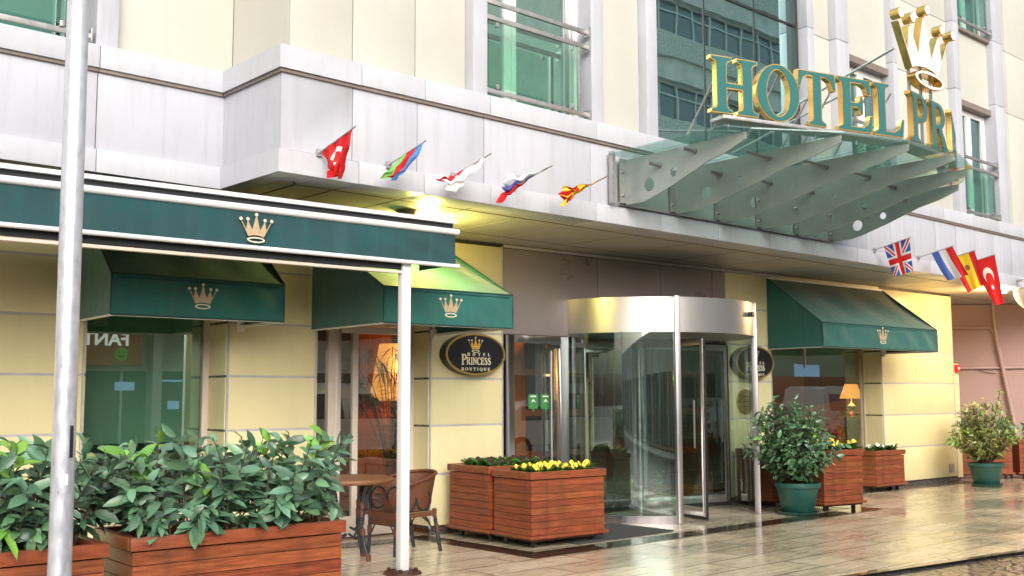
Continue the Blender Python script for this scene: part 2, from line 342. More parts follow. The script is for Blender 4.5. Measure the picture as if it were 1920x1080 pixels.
G['R'] = (.98, [[(0, 0), (.42, 0), (.42, .05), (.33, .09), (.31, .14), (.31, .46), (.42, .46), (.68, 0), (.98, 0), (.98, .05), (.90, .08), (.62, .48)] + ell(.47, .735, .33, .265, 10, -pi*.30, pi/2, False) + [(0, 1), (0, .95), (.09, .91), (.11, .86), (.11, .14), (.09, .09), (0, .05)], [(.31, .54)] + ell(.43, .73, .17, .19, 10, -pi/2, pi/2, False) + [(.31, .92)]])
G['I'] = (.42, [[(0, 0), (.42, 0), (.42, .05), (.33, .09), (.31, .14), (.31, .86), (.33, .91), (.42, .95), (.42, 1), (0, 1), (0, .95), (.09, .91), (.11, .86), (.11, .14), (.09, .09), (0, .05)]])
G['N'] = (.98, [[(0, 0), (.34, 0), (.34, .05), (.22, .10), (.22, .78), (.80, 0), (.86, 0), (.86, .90), (.98, .95), (.98, 1), (.64, 1), (.64, .95), (.76, .90), (.76, .32), (.26, 1), (0, 1), (0, .95), (.12, .90), (.12, .10), (0, .05)]])
G['B'] = (.84, [[(0, 0)] + ell(.50, .27, .34, .27, 10, -pi/2, pi*.40, False) + ell(.48, .75, .30, .25, 10, -pi*.36, pi/2, False) + [(0, 1), (0, .95), (.11, .90), (.11, .10), (0, .05)], [(.31, .08)] + ell(.45, .275, .18, .195, 8, -pi/2, pi/2, False) + [(.31, .47)], [(.31, .55)] + ell(.43, .735, .15, .185, 8, -pi/2, pi/2, False) + [(.31, .92)]])
G['U'] = (.92, [[(0, 1), (0, .95), (.11, .90)] + ell(.455, .32, .345, .34, 12, pi, 2*pi, False) + [(.80, .90), (.92, .95), (.92, 1), (.58, 1), (.58, .95), (.70, .90)] + ell(.505, .34, .195, .26, 10, 0, -pi, False) + [(.31, .90), (.42, .95), (.42, 1)]])
G['Q'] = (1.0, [ell(.5, .5, .5, .52, 30, -pi*.25, pi*1.5-pi*.06, False) + [(.70, -.16), (1.0, -.20), (1.02, -.13), (.88, -.08)], ell(.5, .5, .27, .43, 24)])
G['C'] = (.9, [ell(.5, .5, .5, .52, 26, pi*.22, pi*1.78, False) + ell(.53, .5, .31, .43, 22, pi*1.80, pi*.20, False) + [(.80, .68), (.87, .68)]])
def _S():
    c = [(.70, .78), (.60, .91), (.40, .95), (.21, .87), (.16, .73), (.26, .60), (.46, .50), (.62, .38), (.65, .22), (.53, .08), (.33, .04), (.15, .10), (.06, .27)]
    w = [.035, .04, .05, .08, .10, .115, .12, .115, .10, .07, .05, .04, .035]
    L, R = [], []
    for i, (x, y) in enumerate(c):
        a = c[max(i-1, 0)]; b = c[min(i+1, len(c)-1)]; dx, dy = b[0]-a[0], b[1]-a[1]; h = math.hypot(dx, dy); L.append((x-dy/h*w[i], y+dx/h*w[i])); R.append((x+dy/h*w[i], y-dx/h*w[i]))
    return L + R[::-1]
G['S'] = (.75, [_S()])
def offs(L, d):
    """move every point of a closed loop by d to the left of its direction"""
    A = sum(L[i][0]*L[(i+1) % len(L)][1] - L[(i+1) % len(L)][0]*L[i][1] for i in range(len(L)))
    d = d if A > 0 else -d; out = []
    for i, p in enumerate(L):
        a = Vector(L[i-1]); b = Vector(p); c = Vector(L[(i+1) % len(L)])
        if (b-a).length < 1e-6 or (c-b).length < 1e-6: out.append(p); continue
        n1 = (b-a).normalized(); n2 = (c-b).normalized(); n1 = Vector((-n1.y, n1.x)); n2 = Vector((-n2.y, n2.x)); m = n1+n2
        if m.length < .3: out.append(p); continue
        m = m/(m.length**2)*2; out.append((b.x+m.x*d, b.y+m.y*d))
    return out
def glyph(ch, x, z, h, w=None, inset=0.0):
    gw, loops = G[ch]; sx = (w/gw) if w else h
    Ls = [[(x+p[0]*sx, z+p[1]*h) for p in L] for L in loops]
    if inset:
        Ls = [offs(Ls[0], inset)] + [offs(L, -inset) for L in Ls[1:]]
    return Ls
def word(mb, text, x, z, h, d0, d1, width=None, gap=.12, axes='xz', bold=0):
    tot = sum(G[c][0] for c in text) + gap*(len(text)-1); k = (width/tot) if width else h
    for c in text:
        mb.prism(glyph(c, x, z, h, G[c][0]*k), d0, d1, axes); x += (G[c][0]+gap)*k
def crown_loops(cx, z0, w, h=None):
    """five-pointed crown with balls on its tips and an oval band: body, balls, band"""
    h = h or w*.86; X = lambda a: cx+a*w; Z = lambda b: z0+b*h/.86
    body = [(-.24, .19), (-.46, .62), (-.425, .60), (-.31, .385), (-.275, .62), (-.245, .62), (-.12, .38), (-.018, .77), (.018, .77), (.12, .38), (.245, .62), (.275, .62), (.31, .385), (.425, .60), (.46, .62), (.24, .19), (.12, .225), (0, .235), (-.12, .225)]
    balls = [(-.475, .68), (-.265, .685), (0, .83), (.265, .685), (.475, .68)]
    return ([(X(a), Z(b)) for a, b in body], [ell(X(a), Z(b), .05*w, .05*w, 14) for a, b in balls], [ell(X(0), Z(.10), .27*w, .085*w, 28), ell(X(0), Z(.10), .215*w, .045*w, 28)])
def flat_text(name, body, size, mt, xf, depth=.004, parent=None, mirror=1, extra=None):
    c = bpy.data.curves.new(name, 'FONT'); c.body = body; c.size = size; c.extrude = depth; c.align_x = 'CENTER'; c.align_y = 'CENTER'; c.offset = extra or 0
    o = bpy.data.objects.new('tmp', c); COL.objects.link(o); bpy.context.view_layer.update()
    dg = bpy.context.evaluated_depsgraph_get(); me = bpy.data.meshes.new_from_object(o.evaluated_get(dg)); bpy.data.objects.remove(o)
    mb = MB(xf); mb.add([(v.co.x*mirror, v.co.z, v.co.y) for v in me.vertices], [tuple(p.vertices) for p in me.polygons])
    bpy.data.meshes.remove(me); return mb.build(name, mt, parent)

# ================================================================== GROUND
def sheet(name, x0, x1, y0, y1, z, mt):
    return structure(MB().add([(x0, y0, z), (x1, y0, z), (x1, y1, z), (x0, y1, z)], [(0, 1, 2, 3)]).build(name, mt))
g = MB().add([(-150, -150, -.03), (200, -150, -.03), (200, 200, -.03), (-150, 200, -.03)], [(0, 1, 2, 3)]).build('ground', 'cobble'); structure(g)
# pavement slab in front of the hotel with its kerb towards the street (slightly oblique edge)
def edge(x): return 5.119 + (4.70-5.119)*(x-8.35)/(11.19-8.35)
p = MB(); xs = [-14, -2, 1, 8.35, 11.19, 16, 30]
ys = [3.9, 3.9, 4.6, 5.119, 4.70, 4.35, 4.2]
for i in range(len(xs)-1):
    a, b = xs[i], xs[i+1]; ya, yb = ys[i], ys[i+1]
    p.add([(a, ya, 0), (b, yb, 0), (b, 16, 0), (a, 16, 0)], [(0, 1, 2, 3)])
    p.add([(a, ya, 0), (b, yb, 0), (b, yb, -.03), (a, ya, -.03)], [(0, 3, 2, 1)])
structure(p.build('pavement', 'travertine', recalc=False))
p = MB()
for i in range(len(xs)-1): p.add([(xs[i], ys[i]-.09, -.004), (xs[i+1], ys[i+1]-.09, -.004), (xs[i+1], ys[i+1], -.004), (xs[i], ys[i], -.004)], [(0, 1, 2, 3)])
structure(p.build('kerb_edging', 'dark_marble', recalc=False))
structure(MB().add([(-20, -1.6, -.026), (40, -1.6, -.026), (40, -4.6, -.026), (-20, -4.6, -.026)], [(3, 2, 1, 0)]).build('road', 'cobble'))
structure(MB().box(-25, 45, -7, -4.6, -.13, .01).build('far_pavement', 'opp_wall'))
q = MB()
for (x0, x1, y0, y1) in ((7.15, 13.75, 7.58, 7.89), (7.15, 7.43, 7.89, 9.70), (13.45, 13.75, 7.89, 9.5)):
    q.add([(x0, y0, .004), (x1, y0, .004), (x1, y1, .004), (x0, y1, .004)], [(0, 1, 2, 3)])
structure(q.build('dark_marble_border', 'dark_marble'))
q = MB(wall)
for (a, b) in ((3.6, 7.1), (14.0, 19.2)): q.add([(a, .02, .005), (b, .02, .005), (b, .30, .005), (a, .30, .005)], [(0, 1, 2, 3)])
structure(q.build('granite_edging', 'plinth_stone'))

# ================================================================== HOTEL BUILDING
HB = thing('hotel_building', (7.8, 9.7, 0), 'cream and white panelled hotel with projecting upper floors over its ground-floor entrance', 'building')
ZJ = [.67, 1.22, 1.76, 2.30, 2.84]
def pier(u0, u1, zt=3.405, joints=ZJ, d=0.0, th=.30):
    b = MB(wall); b.box(u0+.004, u1-.004, -th, d-.012, .06, zt); bk = b.build('wall_core', 'dark_gap', HB)
    zz = [.085] + list(joints) + [zt-.03]; pb = MB(wall)
    for a, c in zip(zz[:-1], zz[1:]): pb.box(u0+.022, u1-.022, d-.012, d, a+.012, c-.012)
    pb.build('cream_cladding', 'cream_panel', HB, bevel=.002)
    jb = MB(wall)
    for z in joints: jb.box(u0+.022, u1-.022, d-.010, d-.003, z-.012, z+.012)
    for e in (u0+.002, u1-.020): jb.box(e, e+.018, d-.02, d+.004, .07, zt-.03)
    jb.build('joint_trim', 'joint_grey', HB)
    MB(wall).box(u0, u1, d-.012, d+.012, 0, .07).build('plinth', 'plinth_stone', HB)
for a, c in ((-3.0, 3.65), (5.035, 6.04), (7.495, 8.57), (12.72, 13.79), (16.775, 19.15)): pier(a, c)
# low return strip with the fire alarm on it
b = MB(wall); b.box(19.155, 19.33, -.10, -.005, .07, 2.13); b.build('cream_cladding', 'cream_panel', HB)
b = MB(wall)
for z in ZJ[:3]: b.box(19.157, 19.33, -.01, .0, z-.012, z+.012)
b.build('joint_trim', 'joint_grey', HB)
# reveals beside the openings
def reveal(u, d0, sgn):
    b = MB(wall); zz = [.085] + ZJ + [3.4]
    for a, c in zip(zz[:-1], zz[1:]): b.box(min(u, u+sgn*.012), max(u, u+sgn*.012), d0, -.012, a+.012, c-.012)
    b.build('reveal_cladding', 'cream_panel', HB)
    b = MB(wall)
    for z in ZJ: b.box(min(u, u+sgn*.009), max(u, u+sgn*.009), d0, -.012, z-.013, z+.013)
    b.build('joint_trim', 'plinth_stone', HB)
reveal(5.035, -.44, -1); reveal(7.495, -.33, -1); reveal(16.775, -.35, -1); reveal(3.65, -.44, 1); reveal(6.04, -.33, 1); reveal(13.79, -.35, 1)
# bands over the openings
for a, c in ((3.65, 5.035), (6.04, 7.495), (13.79, 16.775)):
    MB(wall).box(a, c, -.30, -.003, 2.75, 3.40).build('lintel_panel', 'cream_panel', HB)
# shop window left
def frame_rect(mb, u0, u1, z0, z1, d0, d1, w, wb=None, wt=None):
    wb = w if wb is None else wb; wt = w if wt is None else wt
    mb.box(u0, u0+w, d0, d1, z0, z1); mb.box(u1-w, u1, d0, d1, z0, z1); mb.box(u0+w, u1-w, d0, d1, z0, z0+wb); mb.box(u0+w, u1-w, d0, d1, z1-wt, z1)
b = MB(wall); frame_rect(b, 3.66, 5.025, .35, 2.75, -.47, -.42, .065); w1 = b.build('shop_window', 'beige_frame', HB, bevel=.003)
MB(wall).box(3.725, 4.96, -.452, -.446, .415, 2.69).build('pane', 'pane_blind', w1)
MB(wall).box(3.72, 4.965, -.52, -.51, 1.10, 2.69).build('blind', 'blind_green', w1)
MB(wall).box(3.66, 5.025, -.44, .01, .0, .35).build('parapet', 'cream_panel', HB)
# glazed door bay
b = MB(wall); frame_rect(b, 6.35, 7.48, .02, 2.75, -.37, -.30, .085, .10, .40); b.box(6.06, 6.35, -.37, -.30, .02, .12)
df = b.build('door_frame', 'beige_frame', HB, bevel=.003)
MB(wall).box(6.05, 6.35, -.34, -.334, .12, 2.70).build('side_pane', 'pane_door', df)
b = MB(wall); frame_rect(b, 6.44, 7.39, .12, 2.34, -.36, -.31, .075, .12, .075); b.box(6.665, 6.735, -.355, -.305, .24, 2.265)
dl = b.build('door', 'beige_frame', HB, bevel=.003)
MB(wall).box(6.515, 6.665, -.338, -.332, .24, 2.265).build('pane', 'pane_door', dl)
MB(wall).box(6.735, 7.315, -.338, -.332, .24, 2.265).build('pane', 'pane_door', dl)
b = MB(wall); b.tube([(7.29, -.27, .95), (7.29, -.27, 1.25)], .012); b.build('handle', 'steel', dl)
# shop window right
b = MB(wall); frame_rect(b, 13.80, 16.765, .45, 2.75, -.38, -.33, .07); b.box(15.1, 15.13, -.375, -.335, 2.0, 2.68)
w3 = b.build('shop_window', 'beige_frame', HB, bevel=.003)
MB(wall).box(13.87, 16.695, -.36, -.354, .52, 2.68).build('pane', 'pane_shop', w3)
MB(wall).box(13.87, 16.695, -.46, -.45, 1.87, 2.68).build('blind', 'blind_green', w3)
MB(wall).box(13.80, 16.765, -.36, .01, .0, .45).build('parapet', 'cream_panel', HB)
# grey entrance fascia
b = MB(wall)
for a, c in ((8.58, 10.16), (10.17, 11.36), (11.37, 12.45), (12.455, 12.715)): b.box(a, c, -.06, -.004 if c < 12.5 else .004, 2.31, 3.36)
b.build('entrance_panel', 'grey_panel', HB, bevel=.003)
MB(wall).box(8.575, 12.72, -.14, -.02, 2.305, 3.4).build('entrance_core', 'dark_gap', HB)
MB(wall).box(8.575, 14.0, .005, .03, 3.365, 3.40).build('soffit_trim', 'joint_grey', HB)
# steel framed side door
b = MB(wall); frame_rect(b, 8.60, 9.62, .0, 2.30, -.08, .02, .13, .10, .09); sd_ = b.build('side_door', 'steel', HB, bevel=.004)
MB(wall).box(8.73, 9.49, -.035, -.029, .10, 2.21).build('pane', 'pane_door', sd_)
b = MB(wall); b.tube([(9.30, .05, .25), (9.30, .05, 2.12)], .017); b.box(9.28, 9.32, -.03, .05, .5, .53); b.box(9.28, 9.32, -.03, .05, 1.8, 1.83); b.build('handle', 'steel', sd_)
MB(wall).box(9.26, 9.47, -.02, .03, 2.15, 2.20).build('door_closer', 'black_metal', sd_)
for k, uu in enumerate((9.065, 9.265)):
    b = MB(wall); b.prism([[(uu-.075, 1.40), (uu+.075, 1.40), (uu+.075, 1.58), (uu-.075, 1.58)]], -.028, -.024)
    b.prism([[(uu-.02, 1.40), (uu, 1.36), (uu+.02, 1.40)]], -.028, -.024); st = b.build('sticker', 'sticker_green', sd_)
    b = MB(wall); b.prism([[(uu-.035, 1.48), (uu, 1.52), (uu+.035, 1.48), (uu+.02, 1.48), (uu, 1.50), (uu-.02, 1.48)]], -.024, -.021); b.box(uu-.045, uu+.045, -.024, -.021, 1.545, 1.56); b.build('sticker_mark', 'petal_white', st)
# glazing right of the drum
# lobby interior
LB = MB(wall); LB.box(-1, 19, -5.2, -5.1, 0, 3.3); LB.box(-1.1, -1, -5.1, -.6, 0, 3.3); LB.box(19, 19.1, -5.2, -.31, 0, 3.3); LB.box(5.5, 5.6, -5.1, -.6, 0, 3.3); LB.build('lobby_wall', 'lobby_wall', HB)
MB(wall).box(-1, 19, -5.1, -.31, .002, .006).build('lobby_floor', 'lobby_floor', HB)
MB(wall).box(-1, 19, -5.1, -.31, 3.2, 3.3).build('lobby_ceiling', 'lobby_ceiling', HB)
MB(wall).grid(lambda s, t: (7.80+s*.62, -2.3+.04*sin(s*90), .2+t*2.5), 120, 1).build('curtain', 'curtain_amber', HB)
MB(wall).grid(lambda s, t: (18.85+.03*sin(s*80), -4.6+s*3.5, .1+t*(.95+.6*s)), 100, 1).build('curtain', 'curtain_amber', HB)

b = MB(wall); b.box(9.72, 11.0, -1.24, -1.2, .01, 3.19); ls_ = b.build('lobby_screen', 'timber_orange', HB)
for i in range(3):
    for j in range(5): MB(wall).box(9.92+i*.36, 10.20+i*.36, -1.2, -1.195, .25+j*.56, .72+j*.56).build('inset_panel', 'wood_dark', ls_)
# ---- upper floors
XL, XR = -9.0, 24.0
# soffit: tiles with dark joints
sb = MB(); jx = [4.36, 5.15, 5.87, 6.685, 7.42, 8.17] + [8.17+1.06*k for k in range(1, 16)]
def tile(x0, x1, y0, y1): sb.box(x0+.013, x1-.013, y0+.013, y1-.013, 3.410, 3.4125)
tile(4.36, 4.76, 8.11, 10.6)
sb.prism([[(4.366, 7.72), (4.747, 8.101), (4.366, 8.101)]], 3.410, 3.4125, 'xy')
for i in range(1, len(jx)):
    x0, x1 = (jx[i-1] if i > 1 else 4.42), jx[i]
    if x1 > XR: break
    if i > 1: tile(x0, x1, 7.69, 8.10)
    else: sb.prism([[(4.385, 7.70), (x1-.013, 7.70), (x1-.013, 8.087), (4.772, 8.087)]], 3.410, 3.4125, 'xy')
    xs_ = x0 if i > 1 else 4.77
    tile(xs_, x1, 8.11, 9.22); tile(xs_, x1, 9.23, 10.7)
    tile(xs_, x1, 10.71, 14.0) if x0 > 18 else None
for k in range(14):
    x1 = 4.36-k*.95; tile(x1-.95, x1, 8.72, 9.3); tile(x1-.95, x1, 9.31, 10.7)
sb.build('soffit_panel', 'soffit', HB)
b = MB(); b.box(4.37, XR, 7.75, 14.5, 3.413, 3.6); b.box(XL, 4.37, 8.76, 14.5, 3.413, 3.6); b.build('soffit_core', 'dark_gap', HB)
def ring(name, mt, s, z0, z1, seams, gap=.008, inner=.30, shift=0.0):
    """band of panels that follows the facade: s is how far it stands out from the band line"""
    m_ = MB(); y = 7.69-s
    ed = [4.36-s*0] + seams + [XR]
    ed[0] = 4.36-s+.2
    a, c, sx = 4.36-s, (ed[1]-gap/2), 4.36-s+.2
    m_.prism([[(a, y), (c, y), (c, y+inner), (sx, y+inner), (sx, 8.72-s), (a, 8.72-s)]], z0, z1, 'xy')
    for a, c in zip(ed[1:-1], ed[2:]): m_.box(a+gap/2 if a > 4.7 else a+.0005, c-gap/2, y, y+inner, z0, z1)
    for a, c in zip([XL, -1.0, 1.1, 3.25], [-1.0, 1.1, 3.25, 4.36-s]): m_.box(a+gap/2, c-gap/2 if c < 4 else c+.19, 8.72-s+(.001), 8.72-s+inner, z0, z1)
    return m_.build(name, mt, HB, bevel=.0025)
bs = [5.15, 5.87, 6.685, 8.17] + [8.17+1.06*k for k in range(1, 15)]
ring('soffit_fascia', 'white_band', 0, 3.408, 3.602, bs)
ring('fascia_panel', 'white_panel', -.035, 3.604, 4.262, [5.10, 5.81, 6.62, 8.12] + [8.12+1.0*k for k in range(1, 6)] + [13.8+.69*k for k in range(0, 14)], gap=.010)
ring('cove_moulding', 'cove', -.012, 4.262, 4.292, [])
ring('cornice', 'white_band', .005, 4.293, 4.488, [5.166, 5.872, 6.675, 8.185, 10.0, 12.0, 14.0, 16.1, 18.1, 20], inner=.40)
b = MB(); b.box(4.42, XR, 7.80, 8.1, 3.6, 4.45); b.box(XL, 4.60, 8.82, 9.2, 3.6, 4.45); b.build('parapet_core', 'joint_black', HB)
# cream wall above with panels
ZT = 16.0
ZB = [4.48, 6.6, 7.75, 9.7, 10.85, 12.8, 13.95, ZT]
def upanel(x0, x1, y, zs=ZB, name='upper_cladding', mt='upper_cream'):
    m_ = MB()
    for a, c in zip(zs[:-1], zs[1:]): m_.box(x0+.005, x1-.005, y, y+.03, a+(.005 if a > 5 else 0), c-.005)
    m_.build(name, mt, HB, bevel=.002)
def pil(x0, x1, y=7.78, back=8.02):
    m_ = MB()
    for a, c in zip(ZB[:-1], ZB[1:]): m_.box(x0, x1, y, back, a+(.004 if a > 5 else 0), c-.004)
    m_.build('pilaster', 'white_panel', HB, bevel=.003)
for a, c in ((4.56, 5.205), (5.205, 5.91), (5.91, 6.53), (8.40, 9.13), (12.68, 13.26), (14.93, 16.9), (18.80, 19.19), (19.19, 20.4)): upanel(a, c, 7.90, ZB if a > 12 else [4.48, 7.75, 10.85, 13.95, ZT])
for a, c in ((6.53, 6.715), (8.21, 8.40), (9.13, 9.32), (12.515, 12.68), (13.26, 13.59), (14.86, 15.0), (16.9, 17.11), (18.41, 18.80), (20.4, 20.7)): pil(a, c)
upanel(20.7, 24, 7.9)
m_ = MB(); m_.box(4.56, 4.59, 7.93, 8.93, 4.48, ZT); m_.build('upper_cladding', 'upper_cream', HB)
upanel(3.43, 4.56, 8.93); m_ = MB(); m_.box(3.245, 3.43, 8.81, 9.1, 4.48, ZT); m_.build('pilaster', 'white_panel', HB, bevel=.003)
m_ = MB(); m_.box(1.6, 1.78, 8.81, 9.1, 4.48, ZT); m_.build('pilaster', 'white_panel', HB, bevel=.003)
upanel(XL, 1.6, 8.93)
b = MB()
for a, c in ((4.6, 6.7), (8.22, 9.3), (12.53, 13.58), (14.95, 17.05), (18.42, 24)): b.box(a, c, 7.94, 8.3, 4.46, ZT)
b.box(3.3, 4.6, 8.97, 9.3, 4.46, ZT); b.box(XL, 1.7, 8.97, 9.3, 4.46, ZT); b.box(4.595, 4.7, 7.94, 8.97, 4.46, ZT)
b.build('upper_wall_core', 'dark_gap', HB)
b = MB(); b.box(XL, 24, 11.6, 11.7, 3.6, ZT); b.box(XL, 24, 8.3, 11.6, ZT-.2, ZT); b.box(XL, XL+.1, 8.3, 11.6, 3.6, ZT); b.box(23.9, 24, 8.3, 11.6, 3.6, ZT); b.build('rear_wall', 'opp_wall', HB)

def bay(x0, x1, y, zs, split, curtain=True):
    """French windows with a rail and glass infill, one above the other"""
    for zi, (z0, z1) in enumerate(zs):
        yb = y+.24
        f = MB(); w = .055; fr = (x1-x0)*.13
        f.box(x0, x0+w, yb-.03, yb+.03, z0, z1); f.box(x1-fr, x1, yb-.03, yb+.03, z0, z1)
        f.box(x0+w, x1-fr, yb-.03, yb+.03, z0, z0+.05); f.box(x0+w, x1-fr, yb-.03, yb+.03, z1-.10, z1)
        xm0, xm1 = x0+(x1-x0)*split, x0+(x1-x0)*split+.17
        f.box(xm0, xm0+.06, yb-.035, yb+.03, z0+.05, z1-.1); f.box(xm0+.065, xm1-.065, yb-.02, yb+.03, z0+.05, z1-.1); f.box(xm1-.06, xm1, yb-.035, yb+.03, z0+.05, z1-.1)
        for k in (.30, .62): f.box(x1-fr*(1-k), x1-fr*(1-k)+.012, yb-.045, yb-.03, z0, z1)
        fo = f.build('upper_window', 'white_frame', HB, bevel=.002)
        MB().box(x0+w, xm0, yb, yb+.006, z0+.05, z1-.1).build('pane', 'pane_upper', fo)
        MB().box(xm1, x1-fr, yb, yb+.006, z0+.05, z1-.1).build('pane', 'pane_upper', fo)
        MB().box(x0+.05, x1-fr*.9, yb+.35, yb+.36, z0, z1).build('net_curtain', 'curtain_dark', fo)
        # railing
        r = MB(); zr = z0
        for h in (.105, .86, 1.025): r.box(x0, x1-.05, y+.012, y+.04, zr+h-.024, zr+h+.024); r.box(x1-.05, x1-.035, y-.02, y+.07, zr+h-.06, zr+h+.06)
        r.box(x1-.19, x1-.15, y+.015, y+.045, zr+.12, zr+.84)
        for h in (.15, .79):
            for xx in (x0+.12, x1-.30): r.box(xx, xx+.035, y-.004, y+.03, zr+h-.02, zr+h+.03)
        rl = r.build('window_rail', 'dull_steel', HB, bevel=.003)
        MB().box(x0+.02, x1-.21, y+.004, y+.011, zr+.15, zr+.82).build('glass_panel', 'rail_glass', rl)
    for (a, c) in [(zs[i][1], zs[i+1][0]) for i in range(len(zs)-1)]:
        MB().box(x0, x1, y+.12, y+.2, a+.1, c).build('spandrel_panel', 'upper_cream', HB)
        MB().box(x0, x1, y+.08, y+.24, a, a+.1).build('window_lintel', 'cove', HB); MB().box(x0, x1, y+.05, y+.24, c-.05, c-.001).build('window_sill', 'cove', HB)
mat('curtain_dark', (.20, .25, .24), .8, noise=(2, .3, (6, 6, .2)))
bay(6.715, 8.21, 7.78, [(4.475, 6.45), (7.75, 9.6), (10.9, 12.8)], .27)
bay(13.59, 14.86, 7.78, [(4.475, 6.40), (7.75, 9.6), (10.9, 12.8)], .45)
bay(17.11, 18.41, 7.78, [(4.475, 6.40), (7.75, 9.6), (10.9, 12.8)], .45)
bay(1.78, 3.245, 8.81, [(4.475, 6.40), (7.75, 9.6), (10.9, 12.8)], .30)
# glass curtain wall above the canopy
b = MB(); cx_ = [9.32, 10.50, 11.58, 12.515]; cz = [4.48, 6.66, 8.8, 10.9, 13.0, 15.1]
for x in cx_[1:-1]: b.box(x-.012, x+.012, 7.995, 8.03, 4.48, 15.1)
for z in cz[1:]: b.box(9.32, 12.515, 7.99, 8.03, z-.014, z+.014)
b.box(12.465, 12.515, 7.93, 8.03, 4.48, 15.1); b.box(9.32, 9.34, 7.93, 8.03, 4.48, 15.1)
cw = b.build('curtain_wall', 'black_metal', HB)
for i in range(3):
    for j in range(5): MB().box(cx_[i]+.012, cx_[i+1]-.012, 8.005, 8.015, cz[j]+.014, cz[j+1]-.014).build('pane', 'pane_curtain', cw)
MB().box(9.32, 12.51, 8.3, 8.34, 4.4, 16).build('curtain_back', 'opp_dark', HB)

# ================================================================== PINK NEIGHBOUR
PK = frame((21.3, 10.1, 0), rad(-45))
NB = thing('neighbour_building', PK(0, 0, 0), 'dusky pink rendered wall of the neighbouring building beyond the hotel corner', 'building')
MB(PK).box(-4.5, 6, 0, .3, 0, 3.40).build('wall', 'pink_wall', NB)
b = MB(PK); b.tube([(-2.5, -.05, 2.90), (.62, -.05, 2.925), (.72, -.05, 2.92), (.80, -.05, 2.84), (.84, -.05, 2.72)], .028); b.build('drain_pipe', 'pink_pipe', NB)
b = MB(PK); b.tube([(-2.5, -.045, 2.08), (.09, -.045, 2.097), (5, -.045, 2.15)], .024); b.build('drain_pipe', 'pink_pipe', NB)
b = MB(PK); b.tube([(.805, -.09, 3.41), (.81, -.09, 3.1), (.85, -.09, 2.65), (1.10, -.09, 1.08), (1.22, -.09, .3)], .042)
for (x, z) in ((.815, 3.05), (.87, 2.5), (.98, 1.85)): b.tube([(x, -.09, z-.03), (x+.004, -.09, z+.03)], .052)
b.build('drain_pipe', 'pink_pipe', NB)
b = MB(PK); b.tube([(.45, -.05, 2.07), (.6, -.05, 2.02), (.80, -.05, 1.99)], .007); b.build('cable', 'black_metal', NB)

# ================================================================== GREEN AWNINGS
def emblem(cx, z0, w, d, xf, parent, h=None, th=.006, mt='emblem', ml='emblem_line'):
    body, balls, band = crown_loops(cx, z0, w, h)
    m_ = MB(xf); m_.prism([body], d, d+th)
    e = m_.build('crown_emblem', mt, parent, recalc=True)
    m_ = MB(xf)
    for q_ in balls: MB(xf).prism([q_], d, d+th+.001).build('crown_ball', ml, parent)
    m_.prism(band, d, d+th+.001); m_.build('crown_outline', ml, parent)
def awning(name, u0, u1, D, label, cu, cw_=.27):
    o = thing(name, wall((u0+u1)/2, 0, 2.26), label, 'awning', 'green awnings over the windows and door')
    zf, zb, zt = 2.61, 2.26, 3.335
    sag = lambda s, t: .026*sin(pi*t)*(1+.6*cos(s*pi*6))
    b = MB(wall); b.grid(lambda s, t: (u0+(u1-u0)*s, .02+(D-.02)*t, zt+(zf-zt)*t-sag(s, t)), 36, 14)
    b.grid(lambda s, t: (u0, .02+(D-.02)*t, zb+(zt+(zf-zt)*t-zb)*s), 10, 14); b.grid(lambda s, t: (u1, .02+(D-.02)*t, zb+(zt+(zf-zt)*t-zb)*s), 10, 14)
    cv = b.build('canopy_cloth', 'fabric_green', o, recalc=False)
    b = MB(wall); b.grid(lambda s, t: (u0+(u1-u0)*s, D+.006+.010*sin(s*(u1-u0)*9+t*4+sin(s*7)*2)*(t*(1-t))*4, zb+(zf-zb)*t), 60, 8); va = b.build('valance', 'fabric_green', o, recalc=False)
    b = MB(wall)
    for pp in ([(u0, D+.006, zf), (u1, D+.006, zf)], [(u0, D+.004, zb), (u1, D+.004, zb)], [(u0, D, zb), (u0, D, zf)], [(u1, D, zb), (u1, D, zf)], [(u0, .02, zt), (u0, D, zf)], [(u1, .02, zt), (u1, D, zf)]): b.tube(pp, .008, 6)
    b.tube([(u0+.05, D+.009, zf-.03), (u1-.05, D+.009, zf-.03)], .004, 5)
    b.build('seam_piping', 'piping', o)
    b = MB(wall); b.box(u0+.01, u1-.01, D-.03, D-.005, zb-.012, zb+.012); b.box(u0+.01, u0+.035, .0, D-.03, zb-.012, zb+.012); b.box(u1-.035, u1-.01, .0, D-.03, zb-.012, zb+.012)
    b.box(u1-.05, u1, -.0, .06, zb-.05, zb+.06); b.box(u0, u1, 0, .03, zt-.01, zt+.02)
    n_ = max(2, round((u1-u0)/.85))
    for k in range(1, n_): xx = u0+(u1-u0)*k/n_; b.tube([(xx, .03, zt-.08), (xx, D-.03, zf-.075)], .012, 6)
    b.build('frame_bar', 'white_frame', o)
    emblem(cu, 2.335 if name else 0, cw_, D+.012, wall, va)
    return o
awning('window_awning', 3.56, 5.18, .92, 'dark green awning with a gold crown over the left shop window', 4.37)
awning('door_awning', 5.96, 7.55, 1.44, 'green awning lit lime by the lamp, over the glazed door behind the white post', 6.74)
awning('window_awning', 13.69, 16.84, .99, 'wide dark green awning over the right window, farthest of the crowned awnings', 15.23, .30)

